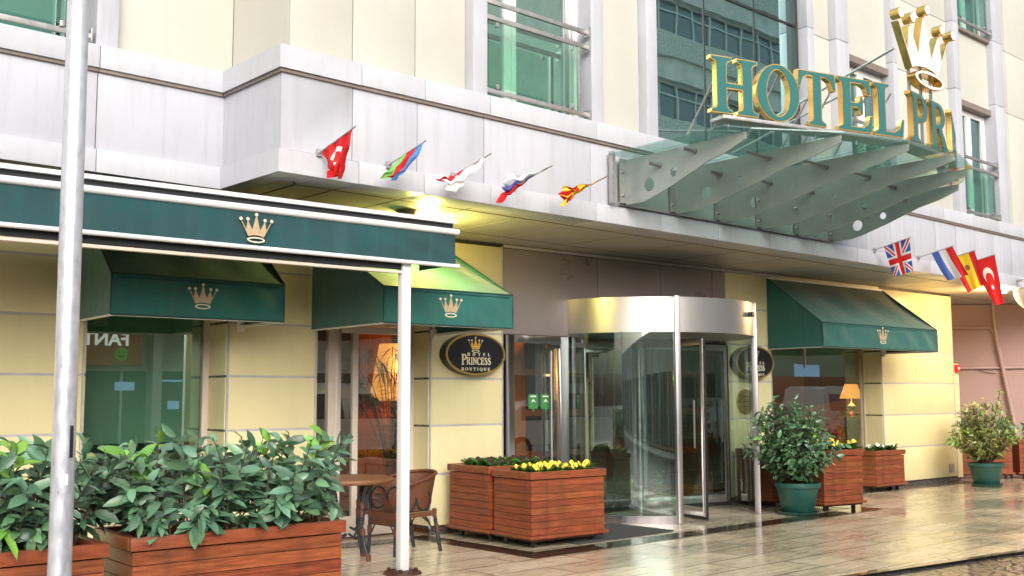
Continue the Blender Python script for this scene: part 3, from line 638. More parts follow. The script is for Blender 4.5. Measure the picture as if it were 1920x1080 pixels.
# big terrace awning on its white frame
TA = thing('terrace_awning', (5.72, 7.76, 0), 'long flat teal terrace awning on a slim white steel frame with one post', 'awning')
D0 = 2.06; ur = 6.33; ul = -1.2
b = MB(wall)
b.grid(lambda s, t: (ul+(ur-ul)*s, D0+.035+.010*sin(s*23)*sin(pi*t)+.012*sin(s*70+t*5)*max(0, (s-.80))*5*sin(pi*t), 2.775+(3.055-2.775)*t), 160, 10)
b.grid(lambda s, t: (ur, D0+.03-.6*s, 2.775+(3.055-2.775)*t), 3, 3)
va = b.build('valance', 'fabric_teal', TA, recalc=False)
b = MB(wall)
b.tube([(ul, D0+.035, 3.085), (ur+.03, D0+.035, 3.085)], .030, 12); b.box(ul, ur, D0-.10, D0+.06, 3.160, 3.195)
b.tube([(ul, D0+.04, 2.762), (ur+.035, D0+.04, 2.762)], .019, 10)
b.build('front_rail', 'white_paint', TA)
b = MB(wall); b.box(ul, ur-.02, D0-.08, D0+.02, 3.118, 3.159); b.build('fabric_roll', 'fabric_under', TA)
b = MB(wall); b.box(ul, 5.80, D0-.045, D0-.03, 2.695, 3.05); b.add([(ul, D0-.05, 3.12), (ur-.03, D0-.05, 3.12), (ur-.03, .75, 3.16), (ul, .75, 3.16)], [(0, 1, 2, 3)]); b.build('roof_cloth_shade_panel', 'fabric_under', TA)  # upright dark sheet stands in for the shaded interior; sloping roof cloth behind it
b = MB(wall); b.box(ul, 5.77, D0-.06, D0-.01, 2.658, 2.684)
for uu in (1.0, 3.0): b.tube([(uu, D0-.05, 3.13), (uu, 1.1, 3.15)], .02, 6)
b.build('cross_bar', 'beige_frame', TA, bevel=.003)
b = MB(wall); b.box(5.77, 5.86, D0-.08, D0+.0, .0, 2.76); b.build('post', 'white_paint', TA, bevel=.008)
b = MB(wall); b.lathe([(.0, .030), (.10, .030), (.16, .020), (.175, .0)], 24, 5.815, D0-.04)
for k in range(4): b.box(5.815+.12*cos(k*pi/2+.7)-.012, 5.815+.12*cos(k*pi/2+.7)+.012, D0-.04+.12*sin(k*pi/2+.7)-.012, D0-.04+.12*sin(k*pi/2+.7)+.012, .02, .05)
b.build('base_plate', 'wood_dark', TA)
emblem(4.31, 2.795, .285, D0+.052, wall, va)

# ================================================================== LAMP POST
px0, py0, px1, py1 = 1.835, 5.175, 1.800, 5.205   # foot, top (it leans a touch)
LP = thing('lamp_post', (px0, py0, 0), 'tall galvanised steel street pole standing between the two front planters', 'street pole')
def pp_(z): t = z/7.0; return (px0+(px1-px0)*t, py0+(py1-py0)*t, z)
b = MB(); b.tube([pp_(0), pp_(1), pp_(3), pp_(5), pp_(7)], [.054, .0535, .052, .050, .047], 28); b.build('shaft', 'galvanised', LP)
b = MB(); b.tube([pp_(-.0), pp_(.02)], .14, 20); b.build('foot_plate', 'galvanised', LP)
b = MB(); b.tube([pp_(6.9), (px1, py1, 7.15), (px1, py1-.6, 7.35), (px1, py1-1.2, 7.38)], .035, 12); b.build('arm', 'galvanised', LP)
b = MB(); b.box(px1-.12, px1+.12, py1-1.75, py1-1.1, 7.32, 7.42); b.build('lantern', 'dull_steel', LP, bevel=.02)
LPA = frame((px0, py0, 0), rad(6))
pa = rad(-112)
def post_patch(a0, a1, z0, z1, r, mt, name, par):
    m_ = MB(); n_ = 6
    def f(s, t):
        c_ = pp_(z0+(z1-z0)*t); a = a0+(a1-a0)*s; return (c_[0]+r*cos(a), c_[1]+r*sin(a), c_[2])
    m_.grid(f, n_, 4); return m_.build(name, mt, par, recalc=False)
post_patch(rad(-82), rad(-62), 1.27, 1.42, .0560, 'black_metal', 'hatch', LP)
post_patch(rad(-107), rad(-84), 1.145, 1.195, .0555, 'paper_white', 'label_sticker', LP)

# ================================================================== GLASS CANOPY
GC = thing('entrance_canopy', (10.7, 7.66, 4.1), 'fan-shaped green glass canopy on pierced steel ribs over the entrance', 'canopy')
ribs = [(8.61, 6.07), (9.456, 5.53), (10.296, 5.25), (11.136, 5.18), (11.967, 5.40), (12.79, 5.90)]
zg = 4.155
for X, Yt in ribs:
    L = 7.655-Yt; y = lambda a: 7.655-a*L
    outer = [(7.655, 3.625), (7.655, zg-.03), (Yt, zg-.01), (Yt+.01, zg-.08), (y(.86), 3.99), (y(.70), 3.925), (y(.43), 3.76), (y(.27), 3.675), (y(.16), 3.628)]
    h1 = ell(y(.21), 3.80, .072, .072, 20); h2 = ell(y(.42), 3.885, .045, .045, 16)
    MB().prism([outer, h1, h2], X-.008, X+.008, 'yz').build('rib', 'rib_metal', GC)
    b = MB()
    b.box(X-.10, X+.04, 7.655, 7.668, 3.62, zg-.02); b.build('wall_plate', 'dull_steel', GC)
    for z in (3.72, 3.98): MB().tube([(X-.06, 7.655, z), (X-.06, 7.63, z)], .016, 8).build('bolt', 'steel', GC)
# struts (glass-fixing arms between the ribs)
for i in range(6):
    X, Yt = ribs[i]; L = 7.655-Yt
    for a, ln in ((.30, .20), (.60, .22 if i == 0 else .45)):
        b = MB(); yy = 7.655-a*L; zz_ = 3.985 if a < .5 else 4.055
        b.tube([(X-ln, yy-.01, zz_), (X-.01, yy, zz_)], .020, 12); b.tube([(X-.03, yy, zz_), (X-.008, yy, zz_)], .032, 12); b.tube([(X-ln-.004, yy-.01, zz_), (X-ln+.01, yy-.01, zz_)], .024, 12); b.build('spacer_tube', 'steel', GC)
ge = [(8.33, 6.13)] + [(8.62, 6.02), (9.46, 5.50), (10.30, 5.22), (11.14, 5.15), (11.97, 5.36), (12.80, 5.85)] + [(13.08, 6.10)]
for i in range(7):
    (xa, ya), (xb, yb) = ge[i], ge[i+1]
    b = MB(); vs = [(xa+.004, 7.66, zg-.012), (xb-.004, 7.66, zg-.012), (xb-.004, yb, zg+.012), (xa+.004, ya, zg+.012)]
    b.add(vs + [(x, y_, z+.014) for x, y_, z in vs], [(0, 1, 2, 3), (7, 6, 5, 4), (0, 4, 5, 1), (1, 5, 6, 2), (2, 6, 7, 3), (3, 7, 4, 0)])
    b.build('glass_pane', 'canopy_glass', GC)
b = MB(); b.box(8.40, 12.95, 7.655, 7.672, 3.615, 3.640); b.box(8.36, 8.40, 7.62, 7.68, 3.615, zg+.03); b.build('wall_rail', 'dull_steel', GC)
mat('canopy_back', (.27, .33, .315), .35, metal=.1, noise=(1.5, .1))
b = MB()
for i in range(5): b.box(ribs[i][0]+.045, ribs[i+1][0]-.105, 7.676, 7.688, 3.64, 4.10)
b.build('back_panel', 'canopy_back', GC)

# ================================================================== ROOF SIGN
HS = thing('hotel_sign', (10.6, 5.45, 4.20), 'gold-edged green HOTEL PRINCESS letters with a large pale gold crown on the canopy', 'sign')
s1a, s1b = Vector((8.30, 6.13)), Vector((10.63, 5.45)); s2b = Vector((11.80, 5.53)); s3b = Vector((12.95, 6.02))
def seg(a, b):
    d = (b-a); ang = math.atan2(d.y, d.x); f_ = frame((a.x, a.y, 0), ang); return f_, d.length
# ledge
for k, (a, c) in enumerate(((s1a, s1b), (s1b, s2b), (s2b, s3b))):
    f_, L = seg(a, c); b = MB(f_); b.box(-.02, L, -.05, .17, 4.225, 4.262); b.build('ledge', 'dull_steel', HS, bevel=.003)
    b = MB(f_)
    for t in range(int(L/.55)+1): b.tube([(t*.55+.12, .05, 4.17), (t*.55+.12, .05, 4.225)], .012, 6)
    b.build('ledge_foot', 'steel', HS)
def letters(a, c, items, h=.56, th=.065, z0=4.285):
    f_, L = seg(a, c)
    for ch, x, w in items:
        m_ = MB(f_); m_.prism(glyph(ch, x, z0, h, w, -.005), -.03, -.03+th); gl = m_.build('letter', 'gold', HS)
        gl['label'] = 'gold-edged letter ' + ch
        m_ = MB(f_); m_.prism(glyph(ch, x, z0, h, w, .005), -.034, -.030); m_.build('letter_face', 'letter_green', gl)
letters(s1a, s1b, [('H', -.14, .56), ('O', .41, .54), ('T', .93, .50), ('E', 1.46, .47), ('L', 1.955, .42)])
letters(s1b, s2b, [('P', .08, .44), ('R', .57, .52)], h=.545)
letters(s2b, s3b, [('I', -.01, .15), ('N', .17, .24), ('C', .43, .19), ('E', .64, .17), ('S', .83, .17), ('S', 1.02, .17)], h=.545)
# crown
f2 = frame((11.13, 5.47, 0), rad(-1.5)); cx0 = 0.0; body, balls, band = crown_loops(cx0, 4.905, 1.21, .95)
b = MB(f2); b.prism([body], -.02, .06); cg = b.build('crown', 'gold', HS); cg['label'] = 'large pale gold crown above the letters P R'
MB(f2).prism([offs(body, .010)], -.024, -.020).build('crown_face', 'champagne', cg)
for q_ in balls:
    cb = MB(f2).prism([q_], -.07, .03).build('crown_ball', 'gold', cg)
    MB(f2).prism([offs(q_, .007)], -.074, -.070).build('ball_face', 'champagne', cg)
MB(f2).prism(band, -.07, .03).build('crown_band', 'gold', cg)
MB(f2).prism([offs(band[0], .008), offs(band[1], -.008)], -.074, -.070).build('band_face', 'champagne', cg)
for xx in (-.25, .0, .22): MB(f2).box(xx-.015, xx+.015, .035, .06, 4.25, 5.2).build('crown_stay', 'dull_steel', HS)
f1, L1 = seg(s1a, s1b)
for xx in (.0, .27, .72, 1.22, 1.46, 1.95, 2.25):
    b = MB(f1); b.tube([(xx+.08, .10, 4.80), (xx-.05, .52, 4.17)], .012, 6); b.build('brace', 'dull_steel', HS)
b = MB(); b.tube([(10.75, 5.62, 5.35), (11.4, 7.9, 5.0)], .016, 8); b.build('brace', 'dull_steel', HS)
b = MB(); b.tube([(10.0, 5.75, 4.75), (10.9, 7.9, 4.6)], .012, 8); b.build('brace', 'dull_steel', HS)

# ================================================================== FLAGS
# cloth colour from local UVs (u along the pole, v down the cloth)
def flag_mat(name, fn):
    m = bpy.data.materials.new(name); m.use_nodes = True; n = m.node_tree.nodes; l = m.node_tree.links; b = n['Principled BSDF']; b.inputs['Roughness'].default_value = .7
    uv = n.new('ShaderNodeUVMap'); sp = n.new('ShaderNodeSeparateXYZ'); l.new(uv.outputs[0], sp.inputs[0])
    def mth(op, a, c=None):
        q = n.new('ShaderNodeMath'); q.operation = op
        for i, v in enumerate((a, c)):
            if v is None: continue
            if isinstance(v, (int, float)): q.inputs[i].default_value = v
            else: l.new(v, q.inputs[i])
        return q.outputs[0]
    def mix(f, a, c):
        q = n.new('ShaderNodeMix'); q.data_type = 'RGBA'
        if isinstance(f, (int, float)): q.inputs[0].default_value = f
        else: l.new(f, q.inputs[0])
        for i, v in ((6, a), (7, c)):
            if isinstance(v, tuple): q.inputs[i].default_value = (*v, 1)
            else: l.new(v, q.inputs[i])
        return q.outputs[2]
    col = fn(sp.outputs[0], sp.outputs[1], mth, mix)
    if isinstance(col, tuple): b.inputs['Base Color'].default_value = (*col, 1)
    else: l.new(col, b.inputs['Base Color'])
    tr = n.new('ShaderNodeBsdfTranslucent'); ms = n.new('ShaderNodeMixShader'); ms.inputs[0].default_value = .3
    if isinstance(col, tuple): tr.inputs[0].default_value = (*col, 1)
    else: l.new(col, tr.inputs[0])
    l.new(b.outputs[0], ms.inputs[1]); l.new(tr.outputs[0], ms.inputs[2]); l.new(ms.outputs[0], n['Material Output'].inputs[0]); M[name] = m
RED, WHT, BLU, GRN, YEL, LBL = (.62, .015, .02), (.75, .75, .76), (.05, .08, .40), (.20, .55, .14), (.85, .60, .03), (.10, .28, .62)
def stripes3(a, b_, c, axis=0):
    def f(u, v, mth, mix):
        t = u if axis == 0 else v
        return mix(mth('GREATER_THAN', t, .6667), mix(mth('GREATER_THAN', t, .3333), a, b_), c)
    return f
def disc(u, v, mth, cx, cy, r, ar=1.5):
    dx = mth('SUBTRACT', u, cx); dy = mth('MULTIPLY', mth('SUBTRACT', v, cy), ar)
    return mth('LESS_THAN', mth('ADD', mth('MULTIPLY', dx, dx), mth('MULTIPLY', dy, dy)), r*r)
def turk(u, v, mth, mix):
    c1 = disc(u, v, mth, .5, .36, .26); c2 = disc(u, v, mth, .5, .43, .205); st_ = disc(u, v, mth, .5, .60, .075)
    cres = mth('MULTIPLY', c1, mth('SUBTRACT', 1.0, c2)); return mix(mth('MAXIMUM', cres, st_), RED, WHT)
def uk(u, v, mth, mix):
    ax = mth('ABSOLUTE', mth('SUBTRACT', u, .5)); ay = mth('ABSOLUTE', mth('SUBTRACT', v, .5))
    dg = mth('ABSOLUTE', mth('SUBTRACT', ax, ay))
    c = mix(mth('LESS_THAN', dg, .105), BLU, WHT); c = mix(mth('LESS_THAN', dg, .04), c, RED)
    c = mix(mth('LESS_THAN', mth('MINIMUM', ax, ay), .15), c, WHT); return mix(mth('LESS_THAN', mth('MINIMUM', ax, ay), .085), c, RED)
def spain(u, v, mth, mix):
    t = mth('ABSOLUTE', mth('SUBTRACT', u, .5)); c = mix(mth('LESS_THAN', t, .25), RED, YEL)
    return mix(disc(u, v, mth, .5, .35, .11), c, (.35, .12, .06))
def maced(u, v, mth, mix):
    dx = mth('SUBTRACT', u, .5); dy = mth('SUBTRACT', v, .5)
    an = n_ang = mth('ARCTAN2', dy, dx); ray = mth('GREATER_THAN', mth('COSINE', mth('MULTIPLY', an, 8.0)), .25)
    return mix(mth('MAXIMUM', ray, disc(u, v, mth, .5, .5, .17, 1.0)), RED, YEL)
def poland(u, v, mth, mix): return mix(mth('GREATER_THAN', u, .28), RED, WHT)
def serbia(u, v, mth, mix):
    c = stripes3(RED, (.12, .13, .42), WHT)(u, v, mth, mix); return mix(disc(u, v, mth, .48, .42, .15), c, (.72, .38, .16))
flag_mat('flag_crescent', turk); flag_mat('flag_union', uk); flag_mat('flag_spain', spain); flag_mat('flag_sunburst', maced); flag_mat('flag_white_red', poland)
flag_mat('flag_tricolour_shield', serbia); flag_mat('flag_dutch', stripes3((.07, .14, .50), WHT, RED)); flag_mat('flag_azure', stripes3(GRN, RED, LBL))
def flag(X, mt, label, s0, s1, b0, b1, mode='hang', ph=0.0, seed=0, fold=.02, nf=3.0, wad=0.0):
    """pole from the fascia up and out; cloth between pole stations s0..s1 and lower corners b0, b1 given as (dx, dy, dz) from the pole root"""
    o = thing('flag', (X, 7.69, 3.62), label, 'flag', 'small flags on raked poles along the fascia')
    root, tip = Vector((X, 7.69, 3.615)), Vector((X, 7.15, 3.735))
    b = MB(); b.tube([root, tip + (tip-root)*.04], .0065, 8, raw=False); b.build('pole', 'dull_steel', o)
    b = MB(); b.box(X-.025, X+.025, 7.665, 7.69, 3.585, 3.645); b.tube([root, root+(tip-root)*.1], .012, 8); b.build('bracket', 'dull_steel', o)
    P0, P1 = root+(tip-root)*s0, root+(tip-root)*s1; Q0, Q1 = root+Vector(b0), root+Vector(b1)
    nu, nv = 30, 24; me_v = []; uvs = []
    for j in range(nv+1):
        for i in range(nu+1):
            s, t = i/nu, j/nv
            A = P0.lerp(P1, s); B = Q0.lerp(Q1, s); p = A.lerp(B, t)
            a = fold*(.15+t)*sin(nf*2*pi*s+ph+t*2.2); p += Vector((a*.9, a*.5, .25*a)); p.x += fold*.7*t*sin(5*t+ph*2+s*4); p.z -= .02*sin(pi*t)
            if wad: p += Vector((sin(s*17+t*9+ph), cos(s*13+t*11), sin(s*9-t*15))) * wad*(.3+t)
            me_v.append(p); uvs.append((s, t))
    m_ = MB(); m_.add(me_v, [(j*(nu+1)+i, j*(nu+1)+i+1, (j+1)*(nu+1)+i+1, (j+1)*(nu+1)+i) for j in range(nv) for i in range(nu)], True, True)
    c = m_.build('cloth', mt, o, recalc=False)
    ul_ = c.data.uv_layers.new(name='UVMap')
    for lp in c.data.loops: ul_.data[lp.index].uv = uvs[lp.vertex_index]
    return o
flag(4.74, 'flag_crescent', 'red flag with white crescent, nearest the left end of the fascia', .08, .97, (-.03, -.28, -.25), (.01, -.30, -.25), fold=.035, wad=.012)
flag(5.46, 'flag_azure', 'twisted green, red and light blue flag second from the left', .30, 1.0, (-.27, -.27, -.18), (-.12, -.30, -.20), fold=.030, ph=1, wad=.010)
flag(6.20, 'flag_white_red', 'white and red flag blown back under its pole', .10, .92, (-.38, -.28, -.10), (-.20, -.29, -.22), fold=.035, ph=2, wad=.016)
flag(6.97, 'flag_tricolour_shield', 'crumpled blue, white and red flag with a shield', .35, .95, (-.43, -.28, -.24), (-.36, -.29, .02), fold=.030, ph=.5, wad=.016)
flag(7.73, 'flag_sunburst', 'red flag with yellow sun rays next to the glass canopy', .45, .90, (-.38, -.29, -.17), (-.36, -.29, .0), fold=.035, ph=1.5, wad=.016)
flag(13.92, 'flag_union', 'blue, white and red union flag hanging at the right of the canopy', .28, 1.0, (.10, -.24, -.40), (.14, -.50, -.33), fold=.012, nf=2)
flag(15.20, 'flag_dutch', 'blue, white and red striped flag second from the canopy right side', .40, 1.0, (.18, -.36, -.36), (.24, -.66, -.30), fold=.014, nf=2, ph=1)
flag(15.92, 'flag_spain', 'red and yellow flag overlapping its striped neighbour', .30, 1.0, (.15, -.34, -.50), (.24, -.58, -.38), fold=.018, nf=2, ph=2)
flag(16.62, 'flag_crescent', 'red flag with white crescent, rightmost of all the flags', .30, 1.0, (.22, -.42, -.66), (.30, -.52, -.62), fold=.012, nf=1.5, ph=0)

# ================================================================== OVAL SIGNS
def oval_sign(u, z, label, hw=.435, hh=.245):
    o = thing('oval_sign', wall(u, 0, z-hh), label, 'sign', 'oval hotel signs beside the entrance')
    b = MB(wall); b.prism([ell(u, z, hw, hh, 64)], .003, .125); b.build('sign_box', 'sign_black', o)
    b = MB(wall); b.prism([ell(u, z, hw, hh, 64), ell(u, z, hw-.022, hh-.022, 64)], .125, .137); b.build('gold_rim', 'sign_gold', o)
    b = MB(wall); b.prism([ell(u, z, hw, hh, 64), ell(u, z, hw-.006, hh-.006, 64)], .0, .003); b.build('gold_rim', 'sign_gold', o)
    emblem(u-.005, z+.015, .205, .1255, wall, o, h=.185, th=.004, mt='sign_orange', ml='sign_ivory')
    b = MB(wall)
    b.prism(glyph('P', u-.21, z-.125, .125, .075), .1255, .130); word(b, 'RINCESS', u-.135, z-.122, .085, .1255, .130, .355, .08)
    word(b, 'HOTEL', u-.125, z-.020, .036, .1255, .130, .335, 1.05)
    word(b, 'BOUTIQUE', u-.21, z-.192, .036, .1255, .130, .42, .42); b.build('lettering', 'sign_ivory', o)
    return o
oval_sign(8.06, 2.045, 'black oval gold-rimmed hotel sign on the cream pier between the door and the entrance')
oval_sign(13.23, 2.04, 'black oval gold-rimmed hotel sign half hidden behind the revolving door edge')
b = MB(wall); b.prism([ell(13.13, 1.47, .20, .18, 40)], .003, .03); pq = b.build('brass_plaque', 'brass', None, org=wall(13.13, 0, 1.3))
tag(pq, 'small round brass plaque below the oval sign right of the revolving door', 'plaque')
b = MB(wall)
for t in (-.07, 0, .07): b.box(13.05, 13.21, .031, .033, 1.47+t-.006, 1.47+t+.006)
b.tube([(12.96, .03, 1.47), (12.96, .04, 1.47)], .01, 8); b.tube([(13.30, .03, 1.47), (13.30, .04, 1.47)], .01, 8)
b.build('engraving', 'wood_dark', pq)

# ================================================================== REVOLVING DOOR
RX, RY, RR = 11.19, 9.76, 1.557
RD = thing('revolving_door', (RX, RY, 0), 'curved glass revolving door under a brushed steel drum', 'revolving door')
def arc(a0, a1, r, z0, z1, th, name, mt, par=RD, n_=40):
    m_ = MB(); A = [a0+(a1-a0)*i/n_ for i in range(n_+1)]; vs = []
    for a in A:
        for rr_, z in ((r, z0), (r, z1), (r-th, z1), (r-th, z0)): vs.append((RX+rr_*cos(a), RY+rr_*sin(a), z))
    fs = [(4*i+k, 4*i+(k+1) % 4, 4*i+4+(k+1) % 4, 4*i+4+k) for i in range(n_) for k in range(4)] + [(0, 1, 2, 3), tuple(4*n_+k for k in (3, 2, 1, 0))]
    m_.add(vs, fs, False); o = m_.build(name, mt, par); 
    for p_ in o.data.polygons: p_.use_smooth = len(p_.vertices) == 4 and abs(p_.normal.z) < .5
    return o
arc(rad(-186), rad(6), RR+.015, 2.345, 2.785, .05, 'drum_band', 'brushed_drum', n_=90)
b = MB(); b.lathe([(.01, 2.78), (RR-.02, 2.78)], 60, RX, RY); b.lathe([(.01, 2.34), (RR-.03, 2.34)], 60, RX, RY); b.build('drum_ceiling', 'dull_steel', RD)
aL, aR = math.atan2(8.425-RY, 10.38-RX), math.atan2(8.445-RY, 12.0-RX)
arc(rad(-184), aL, RR-.01, .09, 2.345, .012, 'curved_glass', 'drum_glass'); arc(aR, rad(4), RR-.01, .09, 2.345, .012, 'curved_glass', 'drum_glass')
arc(rad(-184), aL, RR+.01, 0, .09, .05, 'sill', 'steel'); arc(aR, rad(4), RR+.01, 0, .03, .05, 'sill', 'steel')
for a in (aL, aR):
    b = MB(); x, y = RX+(RR)*cos(a), RY+(RR)*sin(a); b.xf = frame((x, y, 0), a); b.box(-.035, .045, -.035, .035, 0, 2.80); b.build('post', 'steel', RD, bevel=.01)
b = MB(); a = rad(-71); b.xf = frame((RX+(RR+.02)*cos(a), RY+(RR+.02)*sin(a), 2.62), a); b.box(-.02, .05, -.05, .05, -.03, .03); b.build('motion_sensor', 'black_metal', RD, bevel=.005)
b = MB(); b.tube([(RX, RY, 0), (RX, RY, 2.34)], .045, 16); b.build('shaft', 'dull_steel', RD)
for k in range(4):
    a = rad(-106+90*k); fr_ = frame((RX, RY, 0), a)
    b = MB(fr_); x0, x1 = .07, RR-.07; z0, z1 = .06, 2.28
    b.box(x0, x0+.05, -.02, .02, z0, z1); b.box(x1-.05, x1, -.02, .02, z0, z1); b.box(x0+.05, x1-.05, -.02, .02, z0, z0+.10); b.box(x0+.05, x1-.05, -.02, .02, z1-.08, z1)
    w_ = b.build('wing', 'dull_steel', RD, bevel=.003)
    MB(fr_).box(x0+.05, x1-.05, -.004, .004, z0+.10, z1-.08).build('pane', 'drum_glass', w_)
    b = MB(fr_); b.box(x1, x1+.035, -.006, .006, z0-.04, z1); b.box(x0, x1, -.006, .006, .015, z0); b.build('brush_seal', 'black_metal', w_)
    b = MB(fr_); b.tube([(x1-.14, -.06, .9), (x1-.14, -.06, 1.5)], .014, 8); b.build('handle', 'steel', w_)
tag(MB().box(8.15, 9.72, 7.99, 8.95, .005, .020).build('door_mat', 'mat_grey', None, org=(9, 8.4, 0)), 'dark grey door mat between the wooden planter and the revolving door', 'mat')
mt_ = MB(wall); mt_.box(6.9, 7.55, .32, .75, .006, .016)
# ================================================================== SMALL FITTINGS
b = MB(wall); b.box(19.17, 19.30, .0, .05, 1.98, 2.11); fb = b.build('fire_alarm', 'red_box', None, org=wall(19.23, 0, 1.98), bevel=.005); tag(fb, 'small red fire alarm box on the hotel corner strip', 'fire alarm')
b = MB(wall); b.box(19.215, 19.255, .05, .053, 2.02, 2.07); b.build('alarm_symbol', 'petal_white', fb)
b = MB(wall); b.box(18.83, 19.01, 0, .012, .18, .32); vg = b.build('vent_grille', 'dull_steel', None, org=wall(18.92, 0, .18)); tag(vg, 'small grey vent grille low on the right cream pier', 'vent')
b = MB(wall)
for k in range(6): b.box(18.845, 18.995, .012, .018, .195+k*.02, .205+k*.02)
b.build('slat', 'joint_grey', vg)
def soffit_lamp(x, y, label, r=.11, power=60):
    o = thing('soffit_lamp', (x, y, 3.41), label, 'lamp', 'warm lamps under the soffit')
    b = MB(); b.lathe([(r*1.15, 3.408), (r*1.15, 3.40), (r, 3.39), (r*.55, 3.325), (r*.25, 3.30), (.001, 3.297)], 24, x, y); b.build('lamp_shade', 'lamp_cone', o)
    return o
soffit_lamp(6.30, 8.52, 'brown cone lamp under the soffit above the terrace awning end')
def point(name, loc, e, col, rad_=.06, parent=None):
    l_ = bpy.data.lights.new(name, 'POINT'); l_.energy = e; l_.color = col; l_.shadow_soft_size = rad_; o = bpy.data.objects.new(name, l_); COL.objects.link(o); o.location = loc; return o
sp = bpy.data.objects['soffit_lamp']
b = MB(); b.lathe([(.001, 3.372), (.05, 3.374), (.06, 3.385)], 16, 6.47, 8.60); b.build('bulb', 'lamp_lit', sp)
point('soffit_lamp_light', (6.66, 8.66, 3.20), 60, (1.0, .80, .20), .07)
fl = thing('flood_lamp', (18.60, 7.90, 3.35), 'glaring warm lamp under the soffit at the far right', 'lamp', 'warm lamps under the soffit')
b = MB(); b.lathe([(.001, 3.31), (.07, 3.32), (.095, 3.36), (.10, 3.405)], 20, 18.60, 7.90); b.build('bulb', 'lamp_spot', fl)
point('flood_lamp_light', (18.60, 8.0, 3.20), 90, (1.0, .62, .25), .08)
dk = thing('bowl_lamp', (18.63, 7.30, 2.94), 'white bowl lamp cut off by the right edge of the view', 'lamp')
b = MB(); b.lathe([(.40*sin(t), 3.335-.40*cos(t)) for t in [pi/2*i/14+.0001 for i in range(15)]], 48, 18.63, 7.30); b.build('bowl', 'white_paint', dk)
b = MB(); b.lathe([(.38, 3.325), (.405, 3.33), (.412, 3.34), (.405, 3.35), (.001, 3.352)], 48, 18.63, 7.30); b.build('rim', 'dull_steel', dk)
b = MB(); b.tube([(18.63, 7.30, 3.34), (18.63, 7.32, 3.50), (18.70, 7.72, 3.52)], .02, 8); b.build('bracket', 'dull_steel', dk)

# ================================================================== PLANTERS
def planter(name, loc, ang, L, Wd, H, label, group='varnished wooden planters with castors', nb=8, rimw=.035):
    o = thing(name, loc, label, 'planter', group); f_ = frame(loc, ang)
    base, rim = .10, .075; hb = (H-rim-base-.035)/nb
    b = MB(f_)
    for k in range(nb):
        z0 = base+.03+k*hb; z1 = z0+hb-.005
        b.box(0, L, 0, .02, z0, z1); b.box(0, L, Wd-.02, Wd, z0, z1); b.box(0, .02, .0205, Wd-.0205, z0, z1); b.box(L-.02, L, .0205, Wd-.0205, z0, z1)
    b.build('board', 'wood_x', o)
    MB(f_).box(.008, L-.008, .008, Wd-.008, base-.03, H-.09).build('liner', 'wood_dark', o)
    b = MB(f_); z0, z1 = H-rim, H; e = rimw
    b.box(-e*.6, L+e*.6, -e*.6, .03, z0, z1); b.box(-e*.6, L+e*.6, Wd-.03, Wd+e*.6, z0, z1); b.box(-e*.6, .03, .0305, Wd-.0305, z0, z1-.001); b.box(L-.03, L+e*.6, .0305, Wd-.0305, z0, z1-.001)
    b.build('rim', 'wood', o, bevel=.004)
    b = MB(f_); e = rimw
    b.box(-e, L+e, -e, .0, base-.005, base+.028); b.box(-e, L+e, Wd, Wd+e, base-.005, base+.028); b.box(-e, 0, .0005, Wd-.0005, base-.005, base+.027); b.box(L, L+e, .0005, Wd-.0005, base-.005, base+.027)
    b.build('skirt', 'wood', o, bevel=.005)
    b = MB(f_); b.grid(lambda s, t: (.03+(L-.06)*s, .03+(Wd-.06)*t, H-.05+.02*sin(s*9+t*5)*cos(t*11)), 24, 10); b.build('soil', 'soil', o)
    for x in (.1, L-.1):
        for y in (.09, Wd-.09):
            b = MB(f_); b.tube([(x-.015, y, .03), (x+.015, y, .03)], .03, 12); b.box(x-.02, x+.02, y-.02, y+.02, .055, .075); b.build('castor', 'black_metal', o)
    return f_
th_ = rad(-3.04)
pf = {}
pf['big'] = planter('wooden_planter', tuple(Vector((2.52, 5.985, 0))), th_, 1.345, .62, .76, 'long reddish wooden planter of leafy laurel in front of the white post', nb=7)
pf['left'] = planter('wooden_planter', (.98, 6.06, 0), th_, 1.38, .62, .745, 'wooden planter at the left edge, behind the steel street pole', nb=7)
pf['A'] = planter('wooden_planter', (7.55, 8.06, 0), rad(-4.5), 1.00, .64, .775, 'square wooden planter of yellow pansies on the corner of the dark marble border', nb=8)
pf['B'] = planter('wooden_planter', (7.585, 8.765, 0), rad(-3), 1.00, .72, .80, 'wooden planter of maroon pansies against the cream pier under the oval sign', nb=8)
pf['C'] = planter('wooden_planter', (12.76, 7.90, 0), rad(-12), .74, .66, .82, 'tall wooden planter of yellow pansies right of the large green pot', nb=8)
pf['E'] = planter('wooden_planter', wall(12.80, .72, 0), th_, 1.10, .62, .80, 'dark wooden planter standing behind the round glass and the green pot', nb=8)
pf['D'] = planter('wooden_planter', wall(16.00, .32, 0), th_, .83, .30, .66, 'small low wooden planter under the right window by the last cream pier', nb=6)
pf['F'] = planter('wooden_planter', (20.40, 8.50, 0), rad(-45), 1.3, .75, .74, 'wooden planter against the pink wall at the right edge', nb=6)
pf['G'] = planter('wooden_planter', (19.55, 9.33, 0), rad(-45), 1.05, .75, .76, 'wooden planter half hidden behind the far potted shrub', nb=6)

